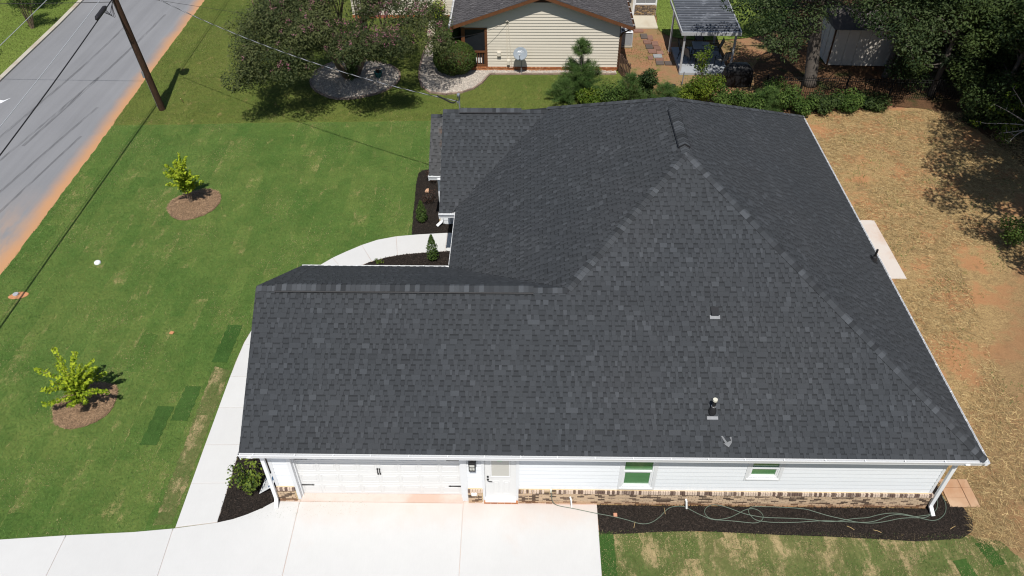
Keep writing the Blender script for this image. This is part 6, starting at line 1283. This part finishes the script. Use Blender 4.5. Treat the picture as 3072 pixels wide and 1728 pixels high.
pine(9.72, 25.55, 3.05, 1.2, 'small bushy green pine standing in front of the cream neighbour wall', n=27000, nl=.21, whorls=11, gap=(.58, .74))
# ---- row of bushes on the lot line
row = [(8.9, 24.9, .9, .9, 'needle', 'feathery low green seedling pine at the left end of the bush row'), (10.3, 24.3, .8, .75, 'leaf_bright', 'low leafy yellow green bush just right of the small pine foot'), (11.4, 24.4, 1.0, 1.0, 'leaf_mid', 'mid green bush below the end of the brown fence'),
       (12.4, 24.9, .9, 1.15, 'needle', 'feathery young pine seedling below the fence end'), (13.2, 25.2, .75, 1.7, 'leaf_dark', 'taller dark leaved bush on the red clay right of the fence'), (14.2, 24.4, .9, .9, 'needle', 'feathery seedling pine beside the tall dark bush'), (15.2, 24.6, .9, 1.0, 'leaf_bright', 'yellow green bush left of the tallest bright bush'),
       (16.2, 24.8, 1.1, 1.5, 'leaf_bright', 'tallest bright green bush reaching up before the patio cover slab'), (17.4, 24.2, 1.0, 1.0, 'leaf_mid', 'green bush directly before the covered grill, left side'), (18.5, 23.9, .9, .8, 'leaf_mid', 'green bush directly before the covered grill, right side'),
       (19.6, 24.0, .9, .9, 'needle', 'feathery seedling pine left of the pale leaved bush'), (20.3, 24.2, 1.0, 1.25, 'leaf_mid', 'rounded pale leaved bush at the left end of the open iron fence'), (21.4, 23.7, .8, .7, 'leaf_mid', 'low bush under the iron fence behind the roof corner'), (22.5, 24.0, .9, .7, 'leaf_dark', 'low dark bush in the shade under the oak trunk'),
       (23.8, 24.1, 1.0, .75, 'leaf_mid', 'broad low bush before the iron fence at the straw edge'), (25.2, 24.4, .9, .5, 'leaf_dark', 'flat dark bush at the right end of the iron fence')]
for i, (x, y, r, h, mt, lab) in enumerate(row):
    if mt == 'needle': pine(x, y, h*1.25, r, lab, 'pine_seedling', 9000, .20, 'needle', group='bushes along the lot line', whorls=5)
    else: shrub(x, y, r, h, 3400, .11, M[mt], 'bush', lab, 'bush', 'bushes along the lot line', 9, 40+i, .9)
# thin sapling rising in front of the patio slab
t = thing('leafy_sapling', 'thin leafy sapling rising in front of the grey patio slab', 'sapling', (16.1, 25.3, 0)); m = MB(); cs = []
for i in range(5): a = i*1.3; e_ = (16.1+.5*math.cos(a)*random.uniform(.4, 1), 25.3+.4*math.sin(a), random.uniform(1.9, 2.9)); m.tube([(16.1, 25.3, 0), ((16.1+e_[0])/2, 25.3, e_[2]*.6), e_], [.02, .014, .006], 5); cs += [e_, ((16.1+e_[0])/2, 25.3, e_[2]*.75)]
m.build('stem', M['bark_tan'], t); P, D, k = clump_points(cs, [.3]*len(cs), 900, .1); crown_obj('foliage', P, D, k, .10, M['leaf_bright'], t)
# ---- oaks, woods
def broad_tree(x, y, h, R_, label, name='oak_tree', mat='leaf_oak', n=26000, size=.16, zlo=.35, trunk_r=.38, nclump=70, clump=(.6, 1.2), group='trees in the wood at the right', extra=None, seed=0, bark='bark', lean=0.0):
    t = thing(name, label, 'tree', (x, y, 0), group); rd = random.Random(seed); m = MB(); m.tube([(x, y, -.1), (x+.03+lean*.3, y, .3), (x+.12+lean*h*.35, y+.05, h*.35), (x+.2+lean*h*.55, y+.1, h*.62), (x+.25+lean*h*.6, y+.1, h*.85)], [trunk_r*1.25, trunk_r, trunk_r*.85, trunk_r*.5, trunk_r*.15], 12)
    cs, rs = [], []
    for i in range(nclump):
        a = rd.uniform(0, 6.283); f = rd.uniform(zlo, 1.0); prof = math.sin(math.pi*min(1, (f-zlo)/(1-zlo)*.86+.14))**.7; rr = R_*prof*math.sqrt(rd.uniform(.15, 1)); cs.append((x+rr*math.cos(a), y+rr*math.sin(a), h*f+rd.uniform(-.3, .3))); rs.append(rd.uniform(*clump))
    if extra:
        for e_ in extra: cs.append(e_[:3]); rs.append(e_[3])
    for i in rd.sample(range(len(cs)), min(len(cs), 34)): limb(m, (x+.1+lean*h*.4, y+.03, max(h*.25, min(h*.7, cs[i][2]-.8))), cs[i], trunk_r*.28, .02, .08, 4, 5)
    m.build('trunk', M[bark], t, smooth=True); P, D, k = clump_points(cs, rs, n, .25, .75); crown_obj('crown', P, D, k, size, M[mat], t, .5, .7); return t
# the oak whose low branches hang over the patio cover; most of its crown is above the frame
low = [(19.2, 23.9, 4.0, .8), (18.6, 24.2, 4.6, .8), (18.0, 25.0, 5.0, .9), (17.3, 25.3, 5.4, .9), (19.9, 24.1, 3.8, .8), (20.5, 24.8, 3.9, .8), (19.6, 24.6, 4.7, .9), (18.9, 25.3, 5.4, 1.0), (20.4, 25.2, 4.8, .9), (21.1, 25.0, 4.5, .9), (17.8, 26.4, 5.9, 1.0), (16.7, 26.4, 6.0, .8), (19.4, 26.2, 5.9, 1.0), (20.0, 23.5, 3.3, .5), (21.8, 25.4, 5.2, .9), (19.1, 23.2, 3.9, .5)]
broad_tree(22.7, 26.96, 13.5, 5.0, 'big oak with a thick grey trunk standing behind the iron fence', n=34000, size=.15, zlo=.46, trunk_r=.36, nclump=60, clump=(.7, 1.2), extra=low, seed=2, lean=-.17)
low2 = [(24.6, 27.4, 4.3, 1.0), (25.6, 27.2, 4.0, 1.0), (26.5, 26.6, 4.0, 1.1), (27.2, 26.0, 3.6, 1.0), (25.3, 26.0, 4.6, .9), (23.5, 23.9, 5.2, .9), (24.3, 23.6, 5.0, 1.0), (25.0, 23.2, 4.8, 1.0), (25.6, 23.3, 4.4, .9), (26.2, 23.0, 4.0, .9), (26.0, 24.0, 4.9, 1.1), (24.7, 24.2, 5.6, 1.1), (26.8, 23.8, 4.4, 1.0), (25.2, 22.6, 4.2, .7), (27.4, 24.3, 4.8, 1.1), (23.2, 24.6, 5.9, .9), (25.6, 22.4, 3.6, .5)]
broad_tree(27.3, 28.0, 12.0, 4.6, 'grey green oak reaching over the shed roof', n=34000, size=.15, zlo=.4, trunk_r=.2, nclump=70, clump=(.8, 1.3), extra=low2, seed=3)
broad_tree(29.0, 25.8, 6.2, 3.0, 'dark bushy tree behind the right end of the iron fence', 'wood_tree', 'leaf_dark', 26000, .15, .10, .16, 70, (.6, 1.0), seed=4)
broad_tree(31.2, 23.3, 6.0, 2.7, 'very dark bushy tree at the far edge of the straw yard', 'wood_tree', 'leaf_dark', 24000, .15, .08, .15, 60, (.6, 1.0), seed=5)
broad_tree(32.3, 28.0, 9.0, 3.6, 'dark tree deep in the wood behind the bushy edge', 'wood_tree', 'leaf_dark', 24000, .17, .25, .22, 60, (.8, 1.2), seed=6)
broad_tree(33.2, 20.6, 6.5, 2.4, 'dark tree at the right frame edge beside the straw yard', 'wood_tree', 'leaf_dark', 18000, .15, .12, .16, 50, (.6, 1.0), seed=7)
broad_tree(35.5, 33.0, 11.0, 4.2, 'tall dark tree in the far right corner of the wood', 'wood_tree', 'leaf_dark', 22000, .19, .25, .25, 60, (.9, 1.4), seed=8)
broad_tree(29.5, 32.5, 9.5, 3.6, 'dark tree behind the shed', 'wood_tree', 'leaf_dark', 20000, .18, .25, .22, 55, (.8, 1.3), seed=9)
broad_tree(25.5, 35.5, 10.0, 3.6, 'tree at the top of the frame behind the shed and oak', 'wood_tree', 'leaf_oak', 18000, .18, .35, .22, 50, (.8, 1.2), seed=10)
def conifer(x, y, h, R_, label, n=26000, seed=0):
    t = thing('cedar_tree', label, 'conifer', (x, y, 0), 'trees in the wood at the right'); rd = random.Random(seed); m = MB(); m.tube([(x, y, 0), (x, y, h*.95)], [.2, .03], 8); PP, DD = [], []
    for i in range(90):
        f = rd.uniform(.12, 1); a = rd.uniform(0, 6.28); L = R_*(1-f)**.8*rd.uniform(.75, 1.1)+.25; st = Vector((x, y, h*f)); 
        for s in (.35, .5, .65, .8, .92, 1.0):
            PP.append(st+Vector((L*s*math.cos(a), L*s*math.sin(a), -.22*L*s+.1*L*s*s))); DD.append(Vector((math.cos(a), math.sin(a), -.15)))
    m.build('trunk', M['bark'], t); PP = np.array([tuple(p) for p in PP]); DD = np.array([tuple(p) for p in DD]); k = rng.integers(0, len(PP), n); D = unit(DD[k]+rng.normal(0, .38, (n, 3))*np.array([1, 1, .5])); P = PP[k]+rng.normal(0, .13, (n, 3))*np.array([1, 1, .45])
    tn = np.clip(.45+rng.uniform(-.3, .3, len(PP))[k]+rng.normal(0, .15, n), 0, 1); me, c = fast_mesh('needles', needle_tris(P, D, .30, .05), 3, M['needle_dark'], tn); link('needles', me, t, c)
conifer(31.3, 26.6, 9.2, 3.1, 'grey green feathery cedar at the top right corner', 34000, 1); conifer(34.0, 25.0, 8.0, 2.6, 'second feathery cedar at the right frame edge', 22000, 2)
# pale twiggy branch tree in front of the wood
t = thing('bare_twig_tree', 'small pale branched tree with sparse yellow green leaves right of the straw yard', 'tree', (31.6, 20.0, 0)); m = MB(); cs = []
root = Vector((31.6, 20.0, 0)); fork = Vector((31.0, 19.7, 1.5)); m.tube([root, fork], [.06, .045], 6)
for e_ in ((28.2, 19.0, 2.1), (28.8, 19.9, 2.6), (29.2, 18.3, 1.5), (29.6, 20.3, 3.2), (30.2, 18.0, 1.9), (30.6, 19.8, 3.3), (28.9, 18.8, 1.7)):
    p = limb(m, fork, e_, .035, .008, .10, 6, 5)
    for j in (3, 4, 5, 6): q = p[j]+Vector((random.uniform(-.4, .2), random.uniform(-.4, .4), random.uniform(-.2, .3))); m.tube([p[j], q], [.010, .004], 4); cs += [tuple(q)]
m.build('trunk', M['bark_pale'], t); P, D, k = clump_points(cs, [.26]*len(cs), 700, .1); crown_obj('leaves', P, D, k, .13, M['leaf_bright'], t, .4)
# bushes along the right frame edge
shrub(27.0, 12.3, .75, 1.5, 1500, .10, M['leaf_mid'], 'edge_shrub', 'green shrub with thin canes at the right frame edge beyond the straw', seed=61, stems=9)
for i, (x, y, h) in enumerate(((29.2, 11.8, 10.0), (30.4, 8.6, 9.6), (30.0, 15.2, 10.2), (32.2, 18.6, 9.0), (36.5, 4.0, 8.6))):
    broad_tree(x, y, h, 3.7, 'broadleaf tree on the right lot line shading the straw yard, %s' % ('third from the house front', 'second from the house front', 'fourth from the house front', 'farthest back', 'nearest the house front')[i], 'lot_line_tree', 'leaf_dark', 13000, .17, .60, .15, 38, (.6, 1.05), seed=70+i, group='trees along the right lot line')
# ---- top left: myrtle bush on the verge and trees shading it from outside the frame
t = thing('verge_myrtle', 'vase shaped twiggy myrtle bush on the far verge at the top left', 'shrub', (-24.7, 34.2, 0)); m = MB(); cs = []
for i in range(16): a = i*2.4; rr = random.uniform(.3, .9); e_ = (-24.7+rr*math.cos(a), 34.2+rr*math.sin(a), random.uniform(1.7, 3.0)); m.tube([(-24.7+.1*math.cos(a), 34.2+.1*math.sin(a), 0), (-24.7+rr*.45*math.cos(a), 34.2+rr*.45*math.sin(a), e_[2]*.55), e_], [.022, .016, .006], 5); cs += [e_, (e_[0], e_[1], e_[2]-.5)]
m.build('stem', M['bark_tan'], t); P, D, k = clump_points(cs, [.34]*len(cs), 2600, .1, 1.1); crown_obj('foliage', P, D, k, .10, M['leaf_mid'], t)
broad_tree(-27.0, 27.2, 5.2, 1.9, 'leafy verge tree outside the left frame edge shading the grass', 'verge_tree', 'leaf_mid', 9000, .15, .3, .14, 30, (.5, .9), seed=90, group='trees on the far verge')
broad_tree(-26.2, 37.6, 5.0, 1.7, 'leafy verge tree at the top left corner behind the bush', 'verge_tree', 'leaf_mid', 9000, .15, .3, .14, 30, (.5, .9), seed=91, group='trees on the far verge')
